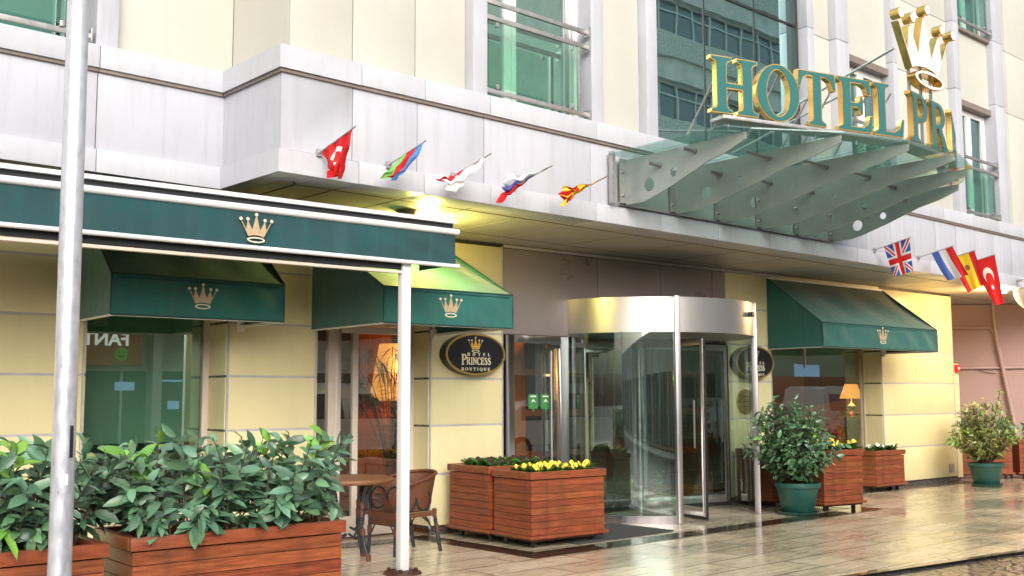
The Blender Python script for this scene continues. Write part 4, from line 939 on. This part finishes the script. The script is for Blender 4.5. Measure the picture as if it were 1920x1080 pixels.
# ================================================================== FOLIAGE
def leaf_mesh(P, D, N, Ls, Ws, fold=.35, curl=.25):
    """arrays: base points, directions, normals, lengths, widths -> vertices and faces of curved, folded blades"""
    n = len(P); Sd = np.cross(D, N); Sd /= np.linalg.norm(Sd, axis=1)[:, None]; N = np.cross(Sd, D)
    ts = [0, .16, .42, .74, 1.0]; ws = [0.03, .36, .5, .40, 0.0]
    V = []; rows = []
    for t, w in zip(ts, ws):
        c = P + D*(Ls*t)[:, None] - N*((Ls*curl)*t*t)[:, None]
        if w == 0: rows.append([len(V)]); V.append(c)
        else:
            e = Sd*(Ws*w)[:, None]; up_ = N*(Ws*w*fold)[:, None]
            rows.append([len(V), len(V)+1, len(V)+2]); V += [c-e+up_, c, c+e+up_]
    V = np.stack(V, 1); k = V.shape[1]; F = []
    for a, b in zip(rows[:-1], rows[1:]):
        if len(b) == 3: F += [(a[0], a[1], b[1], b[0]), (a[1], a[2], b[2], b[1])]
        else: F += [(a[0], a[1], b[0]), (a[1], a[2], b[0])]
    fs = [tuple(i*k+j for j in f) for i in range(n) for f in F]
    return V.reshape(-1, 3), fs
def raw_obj(name, V, F, mt, parent, sm=True):
    base = ORG[parent.name]; me = bpy.data.meshes.new(name); me.from_pydata((V-np.array(base)).tolist(), [], F); me.polygons.foreach_set('use_smooth', [sm]*len(F)); me.materials.append(M[mt])
    o = bpy.data.objects.new(name, me); COL.objects.link(o); o.parent = parent; return o
def unit(a): return a/np.maximum(np.linalg.norm(a, axis=-1, keepdims=True), 1e-9)
def shrub(name, loc, label, cat, stems, leafL, leafW, mt, group=None, young=0, per=22, droop=.3, seed=0, stemr=.006, dead=0, young_mt='leaf_young', out=1.0):
    """stems: list of polylines (arrays of points); leaves alternate along the upper parts"""
    rg = np.random.default_rng(seed); o = thing(name, loc, label, cat, group); sb_ = MB(); P = []; D = []; Yg = []
    for st in stems:
        st = np.array(st); seg_ = np.linalg.norm(np.diff(st, axis=0), axis=1); L = seg_.sum(); cum = np.concatenate([[0], np.cumsum(seg_)])
        sb_.tube([tuple(p) for p in st], list(np.linspace(stemr, stemr*.45, len(st))), 5, caps=False)
        m = per; ys = rg.random() < young
        for k in range(m):
            f = .22 + .78*(k+rg.random())/m; s_ = f*L; i = min(np.searchsorted(cum, s_)-1, len(seg_)-1); i = max(i, 0); q_ = (s_-cum[i])/seg_[i]; p = st[i]*(1-q_)+st[i+1]*q_
            t = unit(st[i+1]-st[i]); a = k*2.4+rg.random()*.8; ax = unit(np.cross(t, [0.3, .1, 1] if abs(t[2]) < .9 else [1, 0, 0])); bx = np.cross(t, ax)
            sp_ = .35+.9*rg.random()*(1.15-f); d = unit((cos(a)*ax+sin(a)*bx)*out + t*(.25+f*.7) + np.array([0, 0, -droop*rg.random()]))
            P.append(p); D.append(d); Yg.append(f if ys else 0)
    P = np.array(P); D = np.array(D); n = len(P); Yg = np.array(Yg)
    N = unit(np.tile([-.15, -.5, .8], (n, 1)) + rg.normal(0, .45, (n, 3))); q0 = rg.random(n); Ls = leafL*(.42+.88*q0); Ws = leafW*(.45+.55*q0+.3*rg.random(n))
    yg = (Yg > .74) & (rg.random(n) < .8); dd_ = rg.random(n) < dead
    reg = ~yg & ~dd_
    sb_.build('stem', 'twig', o, recalc=False)
    for nm, msk, m_ in (('foliage', reg, mt), ('young_leaves', yg, young_mt), ('withered_leaves', dd_, 'leaf_dead')):
        if msk.sum(): V, F = leaf_mesh(P[msk], D[msk], N[msk], Ls[msk], Ws[msk]); raw_obj(nm, V, F, m_, o)
    return o
def hedge_stems(f_, L, Wd, z0, z1, n, seed, lean=.22, jitter=.04):
    rg = np.random.default_rng(seed); out = []
    for k in range(n):
        x = .06+(L-.12)*rg.random(); y = .06+(Wd-.12)*rg.random(); h = (z1-z0)*(.62+.42*rg.random())
        ex = x+rg.normal(0, lean*.6)+ (x-L/2)*.28; ey = y+rg.normal(0, lean*.55)+(y-Wd/2)*.55; pts = []
        kk = 5
        for i in range(kk+1):
            t = i/kk; pts.append(tuple(f_(x+(ex-x)*t**1.3+rg.normal(0, jitter*.3), y+(ey-y)*t**1.3+rg.normal(0, jitter*.3), z0+h*t-(.10*t*t if abs(ex-x) > .2 else 0))))
        out.append(pts)
    return out
def low_stems(f_, L, Wd, z0, n, seed, reach=.20):
    """short branches that lean out over the rim"""
    rg = np.random.default_rng(seed); out = []
    for k in range(n):
        x = L*rg.random(); y = .08; dx = rg.normal(0, .12); r = reach*(.4+.6*rg.random()); up_ = .08+.16*rg.random()
        out.append([tuple(f_(x+dx*t, y-r*t*1.2, z0+up_*math.sin(t*2.4))) for t in (0, .25, .5, .75, 1.0)])
    return out
f_ = pf['big']
st = hedge_stems(f_, 1.345, .62, .70, 1.31, 62, 11) + low_stems(f_, 1.345, .62, .72, 9, 12, .12)
shrub('laurel_shrub', f_(.67, .3, .7), 'leafy green laurel with fresh bright shoots filling the long front planter', 'shrub', st, .128, .054, 'leaf_blue', 'laurels in the front planters', young=.13, per=20, droop=.55, seed=3, dead=.004)
f_ = pf['left']
st = hedge_stems(f_, 1.38, .62, .70, 1.28, 60, 21) + low_stems(f_, 1.38, .62, .72, 8, 22, .12)
shrub('laurel_shrub', f_(.67, .3, .7), 'dark green laurel at the left edge behind the steel pole', 'shrub', st, .128, .054, 'leaf_blue', 'laurels in the front planters', young=.03, per=20, droop=.55, seed=4)
for key, L, lab, sd2 in (('F', 1.3, 'dark leafy shrub in the planter at the right edge by the pink wall', 31), ('G', 1.05, 'dark leafy shrub behind the far green pot', 41)):
    f_ = pf[key]; st = hedge_stems(f_, L, .7, .70, 1.12, 34, sd2)
    shrub('laurel_shrub', f_(L/2, .3, .7), lab, 'shrub', st, .10, .045, 'leaf_blue', 'laurels by the pink wall', per=16, seed=sd2)

def pot(loc, r, h, label, scl=1.0):
    o = thing('plant_pot', loc, label, 'plant pot', 'round green plastic plant pots')
    x, y = loc[0], loc[1]; b = MB()
    b.lathe([(.001, .045), (r*.68, .045), (r*.70, .05), (r*.93, h-.07), (r*.94, h-.065), (r*1.0, h-.06), (r*1.03, h-.03), (r*1.02, h), (r*.94, h), (r*.92, h-.04)], 48, x, y); b.build('pot_body', 'pot_green', o)
    b = MB(); b.lathe([(.001, .006), (r*.80, .006), (r*.88, .03), (r*.90, .045), (r*.86, .045), (r*.80, .022), (.001, .020)], 40, x, y); b.build('saucer', 'pot_green', o)
    b = MB(); b.lathe([(.001, h-.05), (r*.93, h-.05)], 24, x, y); b.build('soil', 'soil', o)
    return o
pot((12.33, 8.03, 0), .295, .415, 'green plastic pot with saucer just right of the revolving door')
pot((18.42, 8.25, 0), .29, .40, 'green plastic pot with saucer beyond the last cream pier')
def bush_stems(c, z0, h, rx, n, seed, top=1.0, topc=(0, 0)):
    rg = np.random.default_rng(seed); out = []
    for k in range(n):
        a = rg.random()*2*pi; e = rg.random()**.6; hh = h*(.30+.70*(1-e**2.2*.75)*(.75+.3*rg.random())); rr_ = rx*e*(.85+.3*rg.random())
        pts = []
        for i in range(6):
            t = i/5; pts.append((c[0]+.04*cos(a)+rr_*cos(a)*t**.8+topc[0]*t*(1-e), c[1]+.04*sin(a)+rr_*sin(a)*t**.8+topc[1]*t*(1-e), z0+hh*(t**(.75 if e < .8 else .9))-(.12*t**3 if e > .7 else 0)))
        out.append(pts)
    return out
shrub('potted_shrub', (12.33, 8.03, .36), 'dense dark green potted shrub with glossy leaves right of the revolving door', 'shrub', bush_stems((12.33, 8.03), .36, 1.14, .68, 100, 51, topc=(-.16, .14)), .088, .044, 'leaf', 'shrubs in green pots', young=.05, per=26, seed=52, droop=.5)
st = bush_stems((18.42, 8.25), .36, 1.12, .58, 80, 61) + [[(18.42, 8.25, .4), (18.55, 8.2, .9), (18.68, 8.12, 1.35), (18.72, 8.08, 1.62)]]*3
shrub('potted_shrub', (18.42, 8.25, .36), 'yellowish olive potted shrub with one tall shoot beside the pink wall', 'shrub', st, .095, .038, 'leaf_olive', 'shrubs in green pots', young=.35, per=22, seed=62)

# ---- pansies: one plant of each colour, copied
def pansy(mt, label, group, loc, seed, flowers=3, ctr='petal_centre', nm='pansy'):
    rg = np.random.default_rng(seed); o = thing(nm, loc, label, 'flower', group); n = 26
    a = rg.random(n)*2*pi; P = np.tile(np.array(loc), (n, 1)) + np.c_[.02*np.cos(a), .02*np.sin(a), .01+.05*rg.random(n)]
    D = unit(np.c_[np.cos(a), np.sin(a), .5+rg.random(n)]); N = unit(np.tile([0, 0, 1.], (n, 1))+rg.normal(0, .3, (n, 3))); V, F = leaf_mesh(P, D, N, .06+.035*rg.random(n), .020+.014*rg.random(n)); raw_obj('leaves', V, F, 'pansy_leaf', o)
    b = MB(); c_ = MB()
    for k in range(flowers):
        an = 2*pi*k/flowers+seed; r = .028 if flowers > 1 else 0; p0 = Vector(loc); ctr_ = p0+Vector((r*cos(an), r*sin(an), .075+.03*rg.random()))
        b2 = Vector((-.35+rg.normal(0, .3), -.75+rg.normal(0, .25), .45)).normalized(); e1 = b2.cross(Vector((0, 0, 1))).normalized(); e2 = e1.cross(b2)
        for j in range(5):
            t = 2*pi*j/5+pi/2; rr_ = .020 if j else .024; cc = ctr_+(cos(t)*e1+sin(t)*e2)*.013+b2*.001*j
            vs = [cc+b2*.004] + [cc+rr_*.78*(cos(q)*e1+sin(q)*e2)-b2*.003*(q_ % 2) for q_, q in enumerate([2*pi*i/9 for i in range(9)])]
            b.add(vs, [(0, i+1, (i+1) % 9+1) for i in range(9)], True, True)
        vs = [ctr_+b2*.011]+[ctr_+b2*.0095+.007*(cos(q)*e1+sin(q)*e2) for q in [2*pi*i/6 for i in range(6)]]; c_.add(vs, [(0, i+1, (i+1) % 6+1) for i in range(6)], True, True)
    bl = b.build('bloom', mt, o, recalc=False); KID[o.name] = kids(o)
    return o
def scatter(proto, f_, L, Wd, z, n, seed, x0=0, y0=0, s0=.85, s1=1.25):
    rg = np.random.default_rng(seed); pts = []
    tries = 0
    while len(pts) < n and tries < 4000:
        tries += 1; p = (x0+rg.random()*L, y0+rg.random()*Wd)
        if all(math.hypot(p[0]-q[0], p[1]-q[1]) > .062 for q in pts): pts.append(p)
    for i, (x, y) in enumerate(pts):
        v = f_(x, y, z)
        if i == 0: proto.location = v
        else: copy_thing(proto, v, rg.normal(0, .35), s0+(s1-s0)*rg.random())
f_ = pf['A']; py = pansy('petal_yellow', 'yellow pansy among the dense bed in the square front planter', 'yellow pansies in the square front planter', tuple(f_(.5, .2, .74)), 1, 2); scatter(py, f_, .84, .46, .725, 40, 71, .12, .07, .75, 1.15)
f_ = pf['B']; pm = pansy('petal_maroon', 'dark maroon pansy in the planter under the oval sign', 'maroon pansies under the oval sign', tuple(f_(.5, .3, .76)), 2, 1); scatter(pm, f_, .84, .52, .75, 34, 72, .08, .08)
f_ = pf['C']; p3 = pansy('petal_yellow', 'yellow pansy in the tall planter beside the large green pot', 'yellow pansies beside the large green pot', tuple(f_(.3, .3, .78)), 3); scatter(p3, f_, .60, .50, .78, 24, 73, .07, .08, 1.0, 1.5)
f_ = pf['D']; p4 = pansy('petal_white', 'small white pansy in the low planter under the right window', 'white pansies under the right window', tuple(f_(.3, .1, .62)), 4, 2); scatter(p4, f_, .66, .18, .62, 9, 74, .08, .06)
f_ = pf['E']; p5 = pansy('petal_maroon', 'maroon pansy in the dark planter behind the green pot', 'maroon pansies behind the green pot', tuple(f_(.3, .1, .76)), 5, 2); scatter(p5, f_, .9, .48, .76, 18, 75, .08, .06)

# ================================================================== RATTAN TABLE AND CHAIR
TB = thing('rattan_table', (5.80, 8.78, 0), 'round rattan cafe table partly behind the laurel planter', 'table')
b = MB(); b.lathe([(.001, .775), (.40, .775)], 40, 5.80, 8.78); b.build('table_top', 'rattan_top', TB)
b = MB(); b.tube([(5.80+.41*cos(a), 8.78+.41*sin(a), .755) for a in [2*pi*i/40 for i in range(41)]], .026, 10, caps=False); b.build('rim', 'rattan_top', TB)
for k in range(4):
    a = rad(-70+90*k); c, s = cos(a), sin(a); P_ = lambda r, z: (5.80+r*c, 8.78+r*s, z)
    b = MB(); b.tube([P_(.24, .75), P_(.20, .62), P_(.17, .48), P_(.16, .34), P_(.20, .15), P_(.25, .0)], .019, 10); b.tube([P_(.30, .745), P_(.22, .60), P_(.19, .48), P_(.18, .34)], .013, 8); b.tube([P_(.18, .32), P_(.12, .27), P_(.04, .30)], .011, 8); b.tube([P_(.17, .27), P_(.10, .20), P_(.02, .24)], .011, 8)
    lg = b.build('leg', 'bamboo_black', TB)
    for r, z in ((.168, .44), (.172, .52), (.178, .27), (.245, .035)): MB().tube([P_(r+.003, z-.03), P_(r-.002, z+.03)], .024, 10).build('wrapping', 'rattan_wrap', lg)
CH = thing('rattan_chair', (6.50, 8.82, 0), 'brown woven rattan tub chair with black bamboo legs beside the white post', 'chair')
FC = frame((6.50, 8.82, 0), rad(2))   # faces -x
b = MB(FC); b.grid(lambda s, t: (-.27+.50*s, (-.22+.44*t)*(1-.10*s), .41+.012*sin(pi*s)*sin(pi*t)), 14, 12)
b.grid(lambda s, t: (-.275+.01*t, -.23+.46*s, .41-.13*t), 10, 4); b.grid(lambda s, t: (-.27+.5*s, -.235+.02*s, .41-.05*t), 8, 3); b.grid(lambda s, t: (-.27+.5*s, .235-.02*s, .41-.05*t), 8, 3); b.build('seat', 'rattan', CH, recalc=False)
def back(s, t):
    a = rad(-118+236*s); h = .36*(1-.32*abs(2*s-1)**2.2); rx, ry = .25+.07*t, .225+.055*t
    return (rx*cos(a)*1.0+.02, ry*sin(a), .42+h*t)
b = MB(FC); b.grid(back, 34, 10); b.build('backrest', 'rattan', CH, recalc=False)
b = MB(FC); pts = [back(i/40, 1.0) for i in range(41)]; pts = [(-.30, -.215, .50), (-.31, -.24, .60), (-.27, -.26, .655)] + [(x, y, z+.01) for x, y, z in pts[5:36]] + [(-.27, .26, .655), (-.31, .24, .60), (-.30, .215, .50)]
b.tube(pts, .017, 10); b.build('arm_rail', 'rattan_wrap', CH)
for sx, sy in ((-1, -1), (-1, 1), (1, -1), (1, 1)):
    b = MB(FC); x = -.265 if sx < 0 else .22; x2 = -.28 if sx < 0 else .30
    b.tube([(x, sy*.215, .64 if sx < 0 else .43), (x, sy*.21, .40), (x+(x2-x)*.4, sy*.21, .22), (x2, sy*.215, 0)], .019, 10); lg = b.build('leg', 'bamboo_black', CH)
    b = MB(FC); b.tube([(x, sy*.213, .43), (x, sy*.211, .35)], .024, 8); b.tube([(x+(x2-x)*.35, sy*.21, .27), (x+(x2-x)*.5, sy*.21, .20)], .023, 8); b.build('wrapping', 'rattan_wrap', lg)
    b = MB(FC); b.tube([(x-sx*.0, sy*.20, .20), (x-sx*.07, sy*.20, .30), (x-sx*.15, sy*.2, .36)], .009, 6); b.tube([(x, sy*.19, .20), (x, sy*.12, .30), (x, sy*.05, .35)], .009, 6); b.build('brace', 'bamboo_black', CH)
for sy in (-1, 1):
    b = MB(FC); b.tube([(-.14+.095*cos(t), sy*.24, .535+.11*sin(t)) for t in [2*pi*i/20 for i in range(21)]], .009, 6, caps=False); b.tube([(.06+.09*cos(t), sy*.24, .53+.10*sin(t)) for t in [2*pi*i/20 for i in range(21)]], .009, 6, caps=False); b.build('ring_brace', 'bamboo_black', CH)

# ================================================================== LOBBY FURNISHINGS SEEN THROUGH THE GLASS
TL = thing('table_lamp', wall(17.3, -.95, 0), 'lit table lamp with dark vase base and pleated amber shade in the right window', 'lamp')
u, d = 17.30, -.95; LW = frame(wall(u, d, 0), th_)
b = MB(LW); b.lathe([(.07, .62), (.10, .64), (.085, .66), (.12, .72), (.14, .95), (.15, 1.10), (.13, 1.20), (.06, 1.26), (.045, 1.30), (.075, 1.34), (.075, 1.37), (.03, 1.41), (.012, 1.44), (.012, 1.56)], 24); b.build('vase_base', 'vase_dark', TL)
b = MB(LW); n_ = 48
vs = [((r*(1+.02*(k % 2)))*cos(2*pi*k/n_), (r*(1+.02*(k % 2)))*sin(2*pi*k/n_), z) for r, z in ((.20, 1.50), (.105, 1.76)) for k in range(n_)]
b.add(vs, [(k, (k+1) % n_, n_+(k+1) % n_, n_+k) for k in range(n_)]); b.build('lamp_shade', 'lamp_shade', TL)
point('table_lamp_light', LW(0, 0, 1.62), 55, (1.0, .55, .2), .05)
ct = MB(wall); ct.box(16.0, 18.4, -1.3, -.62, .56, .62); ct.box(16.1, 16.2, -1.2, -.7, .006, .56); ct.box(18.2, 18.3, -1.2, -.7, .006, .56)
tag(ct.build('console_table', 'wood_dark', None, org=wall(17.2, -1, 0)), 'dark console table behind the right window', 'table')
rg = np.random.default_rng(90)
bf = thing('flower_bowl', wall(16.45, -.85, .62), 'bowl of dark red flowers on the console behind the right window', 'flowers')
b = MB(frame(wall(16.45, -.85, 0), 0)); b.lathe([(.05, .62), (.13, .70), (.16, .78)], 20); b.build('bowl', 'vase_dark', bf)
n = 260; c0 = np.array(wall(16.45, -.85, .84)); dv = unit(rg.normal(0, 1, (n, 3))*np.array([1, 1, .6])+np.array([0, 0, .3])); V, F = leaf_mesh(c0+dv*.08, dv, unit(rg.normal(0, 1, (n, 3))), .10+.05*rg.random(n), .035+.0*rg.random(n)); raw_obj('blooms', V, F, 'petal_maroon_bright' if 0 else 'van_red', bf)
# floor lamp and palm behind the glazed door
FLm = thing('floor_lamp', wall(8.2, -1.9, 0), 'big glowing amber shade of a floor lamp behind the glazed door', 'lamp')
LW2 = frame(wall(8.20, -1.9, 0), 0)
b = MB(LW2); b.lathe([(.16, .01), (.16, .03), (.02, .05), (.015, 1.55)], 20); b.build('stand', 'vase_dark', FLm)
b = MB(LW2); b.lathe([(.30, 1.50), (.17, 2.25)], 40); b.build('lamp_shade', 'lamp_shade', FLm)
point('floor_lamp_light', LW2(0, -.25, 1.9), 55, (1.0, .50, .14), .15)
point('lobby_light', wall(10.0, -.75, 2.85), 85, (1.0, .62, .30), .2)
point('lobby_light', wall(14.5, -2.6, 2.6), 70, (1.0, .60, .30), .2)
pm_ = thing('palm_plant', wall(7.65, -1.05, 0), 'dark palm with drooping fronds behind the glazed door', 'plant')
b = MB(); c0 = wall(7.65, -1.05, 0); b.lathe([(.14, .01), (.19, .38), (.17, .38)], 20, c0.x, c0.y); b.build('pot', 'vase_dark', pm_)
sb_ = MB(); P = []; D = []; N = []
rg = np.random.default_rng(5)
for k in range(22):
    a = 2*pi*k/22*2.6; h = 1.15+.75*rg.random(); r = .42+.3*rg.random(); c, s = cos(a), sin(a)
    pts = [np.array((c0.x+r*c*t**1.2, c0.y+r*s*t**1.2, .35+h*sin(t*1.9))) for t in np.linspace(0, 1, 9)]
    sb_.tube([tuple(p_) for p_ in pts], [.006]*8+[.002], 4, caps=False)
    for i in range(3, 9):
        for sgn in (-1, 1):
            for w in (0, .33, .66):
                p_ = pts[i-1]*(1-w)+pts[i]*w; t = unit(pts[i]-pts[i-1]); sd3 = np.array([-s, c, 0])*sgn
                P.append(p_); D.append(unit(t*.7+sd3*.8+np.array([0, 0, -.55]))); N.append([0, 0, 1])
sb_.build('stem', 'twig', pm_, recalc=False); P, D, N = map(np.array, (P, D, N)); V, F = leaf_mesh(P, D, N+rg.normal(0, .1, N.shape), np.full(len(P), .26), np.full(len(P), .014), curl=.35); raw_obj('fronds', V, F, 'palm_dark' if 0 else 'leaf', pm_)

# ================================================================== THE STREET BEHIND THE CAMERA (seen in the glass)
OB = thing('facing_building', (12, -7, 0), 'stone-banded apartment block across the street, seen only as a reflection in the glass', 'building')
b = MB(); b.box(24, 34.6, -16, -7.0, 3.6, 17); b.box(5, 24, -16, -7.0, 3.6, 6.9); b.box(-26, 34.6, -16, -7.9, 0, 3.6); b.build('wall', 'opp_wall', OB)
b = MB()
for k in range(5):
    z = 4.1+k*2.95; b.box(24 if k else 5, 34.7, -7.0, -6.25, z, z+.85)
b.build('stone_band', 'opp_stone', OB)
b = MB()
for k in range(5):
    z = 4.1+k*2.95; b.box(24 if k else 5, 34.65, -7.0, -6.4, z-.75, z)
b.build('plaster_band', 'opp_wall', OB)
b = MB(); g_ = MB()
for k in range(4):
    z = 4.95+k*2.95; xk = 24 if k else 5; x = xk+.4
    g_.box(xk, 34.6, -6.75, -6.7, z, z+1.35)
    while x < 34.4:
        b.box(x-.035, x+.035, -6.72, -6.64, z, z+1.35); x += .95
    b.box(xk, 34.6, -6.72, -6.63, z, z+.07); b.box(xk, 34.6, -6.72, -6.63, z+1.28, z+1.35); b.box(xk, 34.6, -6.72, -6.645, z+.92, z+.97)
b.build('window_frames', 'opp_frame', OB); g_.build('window_glass', 'opp_glass', OB)
b = MB()
for x in range(-26, 34, 3): b.box(x, x+.25, -7.9, -7.3, 0, 3.4); b.box(x+1.2, x+1.26, -7.9, -7.75, 0, 2.3); b.box(x+2.3, x+2.36, -7.9, -7.75, 0, 2.3); b.box(x+.25, x+3, -7.9, -7.75, 2.25, 2.35)
b.build('shopfront_frame', 'opp_frame', OB)
b = MB(); b.box(-26, 34, -7.89, -7.86, 0.1, 2.3); b.build('shopfront_glass', 'opp_glass', OB)
RV = lambda x, y, z: Vector((x, y, z))
sg = thing('shop_sign', (8.6, -7.0, 2.4), 'brown shop sign with white FANTA letters and a green smiley, mirrored in the left window', 'sign')
MB().box(7.0, 9.62, -7.25, -7.05, 2.38, 3.32).build('board', 'shop_sign_brown', sg)
flat_text('sign_lettering', 'FANTA', .46, 'shop_letter', lambda x, y, z: Vector((8.56-x, -7.04+y, 3.03+z)), .01, sg, 1, .012)
b = MB(lambda x, y, z: Vector((x, y, z))); b.prism([ell(9.10, 2.66, .17, .17, 30)], -7.04, -7.03); sm_ = b.build('smiley', 'smiley', sg)
b = MB(); b.prism([ell(9.04, 2.71, .02, .03, 10)], -7.028, -7.02); b.prism([ell(9.16, 2.71, .02, .03, 10)], -7.028, -7.02)
b.prism([ell(9.10, 2.67, .10, .10, 12, pi*1.1, pi*1.9, False)+ell(9.10, 2.69, .09, .08, 12, pi*1.85, pi*1.15, False)], -7.028, -7.02); b.build('smiley_mark', 'tyre', sm_)
for (x, z, w, h, m_, lb_) in ((9.4, 1.85, .5, .22, 'screen_blue', 'pale blue lit display beneath the reflected brown sign in the left window'), (10.6, 2.0, .9, .05, 'screen_blue', 'thin blue light strip mirrored at the right of the left window'), (10.7, 1.35, .30, .22, 'screen_blue', 'small square blue display mirrored low in the left window'), (37.0, 2.6, 1.6, .5, 'screen_blue', 'wide blue panel mirrored high in the right shop window')):
    tag(MB().box(x-w/2, x+w/2, -7.72, -7.68, z-h/2, z+h/2).build('shop_screen', m_, None, org=(x, -7.7, z)), lb_, 'display')
bn = MB(); bn.box(24.6, 25.6, -7.0, -6.95, 2.2, 4.2); tag(bn.build('banner', 'banner_red', None, org=(25, -7, 2.2)), 'red banner hanging across the street, mirrored in the round glass', 'banner')
up_ = thing('street_sign_board', (17.2, -4.9, 0), 'white board with red lettering on a stand across the street', 'sign')
MB().box(16.6, 18.2, -4.95, -4.9, .45, 1.5).build('board', 'paper_white', up_); b = MB(); b.box(16.7, 16.74, -4.99, -4.95, 0, 1.4); b.box(18.05, 18.09, -4.99, -4.95, 0, 1.4); b.build('stand', 'dull_steel', up_)
flat_text('board_lettering', 'UĞURLU', .34, 'van_red', lambda x, y, z: Vector((17.4-x, -4.89+y, 1.18+z)), .004, up_); flat_text('board_lettering', 'OTOCAM', .32, 'van_red', lambda x, y, z: Vector((17.4-x, -4.89+y, .82+z)), .004, up_)
def vehicle(name, loc, label, L, H, cab, body='car_white', group='white vehicles parked across the street'):
    """side profile extruded with tumblehome; cab = roof outline"""
    o = thing(name, loc, label, 'van' if 'van' in name else 'car', group); x0, y0, _ = loc; W2 = .88
    prof = cab; b = MB(); n_ = len(prof); secs = [(-W2, 0), (-W2*.97, 1), (W2*.97, 1), (W2, 0)]
    def inset(zv): return W2*(1-.16*max(0, (zv-1.0))/(H-1.0+.01))
    vs = []
    for (x, z) in prof: wv = inset(z); vs += [(x0+x, y0-wv, z), (x0+x, y0+wv, z)]
    fs = [(2*i, 2*((i+1) % n_), 2*((i+1) % n_)+1, 2*i+1) for i in range(n_)]
    b.add(vs, fs); tri = geometry.tessellate_polygon([[Vector((x, z, 0)) for x, z in prof]])
    b.add(vs, [tuple(2*i for i in t) for t in tri]+[tuple(2*i+1 for i in reversed(t)) for t in tri]); b.build('body', body, o, bevel=.03)
    b = MB(); 
    for sgn in (-1, 1):
        for (a, c, z0, z1, k) in WIN[name]:
            w0, w1 = inset(z0)+.012, inset(z1)+.012; b.add([(x0+a, y0+sgn*w0, z0), (x0+c, y0+sgn*w0, z0), (x0+c-k, y0+sgn*w1, z1), (x0+a+k*.5, y0+sgn*w1, z1)], [(0, 1, 2, 3)])
    b.build('side_windows', 'car_glass', o)
    for x in (L*.18, L*.80):
        for sgn in (-1, 1):
            b = MB(); b.tube([(x0+x, y0+sgn*.70, .22), (x0+x, y0+sgn*.90, .22)], .33, 20); w_ = b.build('wheel', 'tyre', o); b = MB(); b.tube([(x0+x, y0+sgn*.88, .22), (x0+x, y0+sgn*.91, .22)], .2, 16); b.build('rim', 'dull_steel', w_)
    for sgn in (-1, 1):
        b = MB(); b.box(x0+L-.05, x0+L+.02, y0+sgn*.66-.14, y0+sgn*.66+.14, .70, .86); b.build('headlight', 'petal_white', o)
    return o
WIN = {'parked_van': [(.35, 1.9, 1.05, 1.62, .08), (2.0, 3.3, 1.05, 1.62, .25)], 'parked_car': [(.75, 1.9, .95, 1.30, .15), (1.98, 3.0, .95, 1.30, .35)]}
van = [(0, .35), (0, 1.1), (.12, 1.75), (.35, 1.86), (2.6, 1.86), (3.35, 1.15), (4.15, .95), (4.3, .7), (4.3, .35)]
carp = [(0, .35), (0, .85), (.25, .95), (.9, 1.38), (2.1, 1.42), (3.0, .98), (4.0, .82), (4.15, .6), (4.15, .35)]
vehicle('parked_van', (10.6, -2.3, -.03), 'white van parked across the street, mirrored in the glazed door', 4.3, 1.86, van)
vehicle('parked_car', (16.4, -2.4, -.13), 'white car mirrored in the side door glass', 4.15, 1.42, carp)
vehicle('parked_car', (25.3, -2.3, -.13), 'white car mirrored low in the right shop window', 4.15, 1.42, carp)
vehicle('parked_van', (29.9, -2.3, -.13), 'white van mirrored in the right shop window', 4.3, 1.86, van)
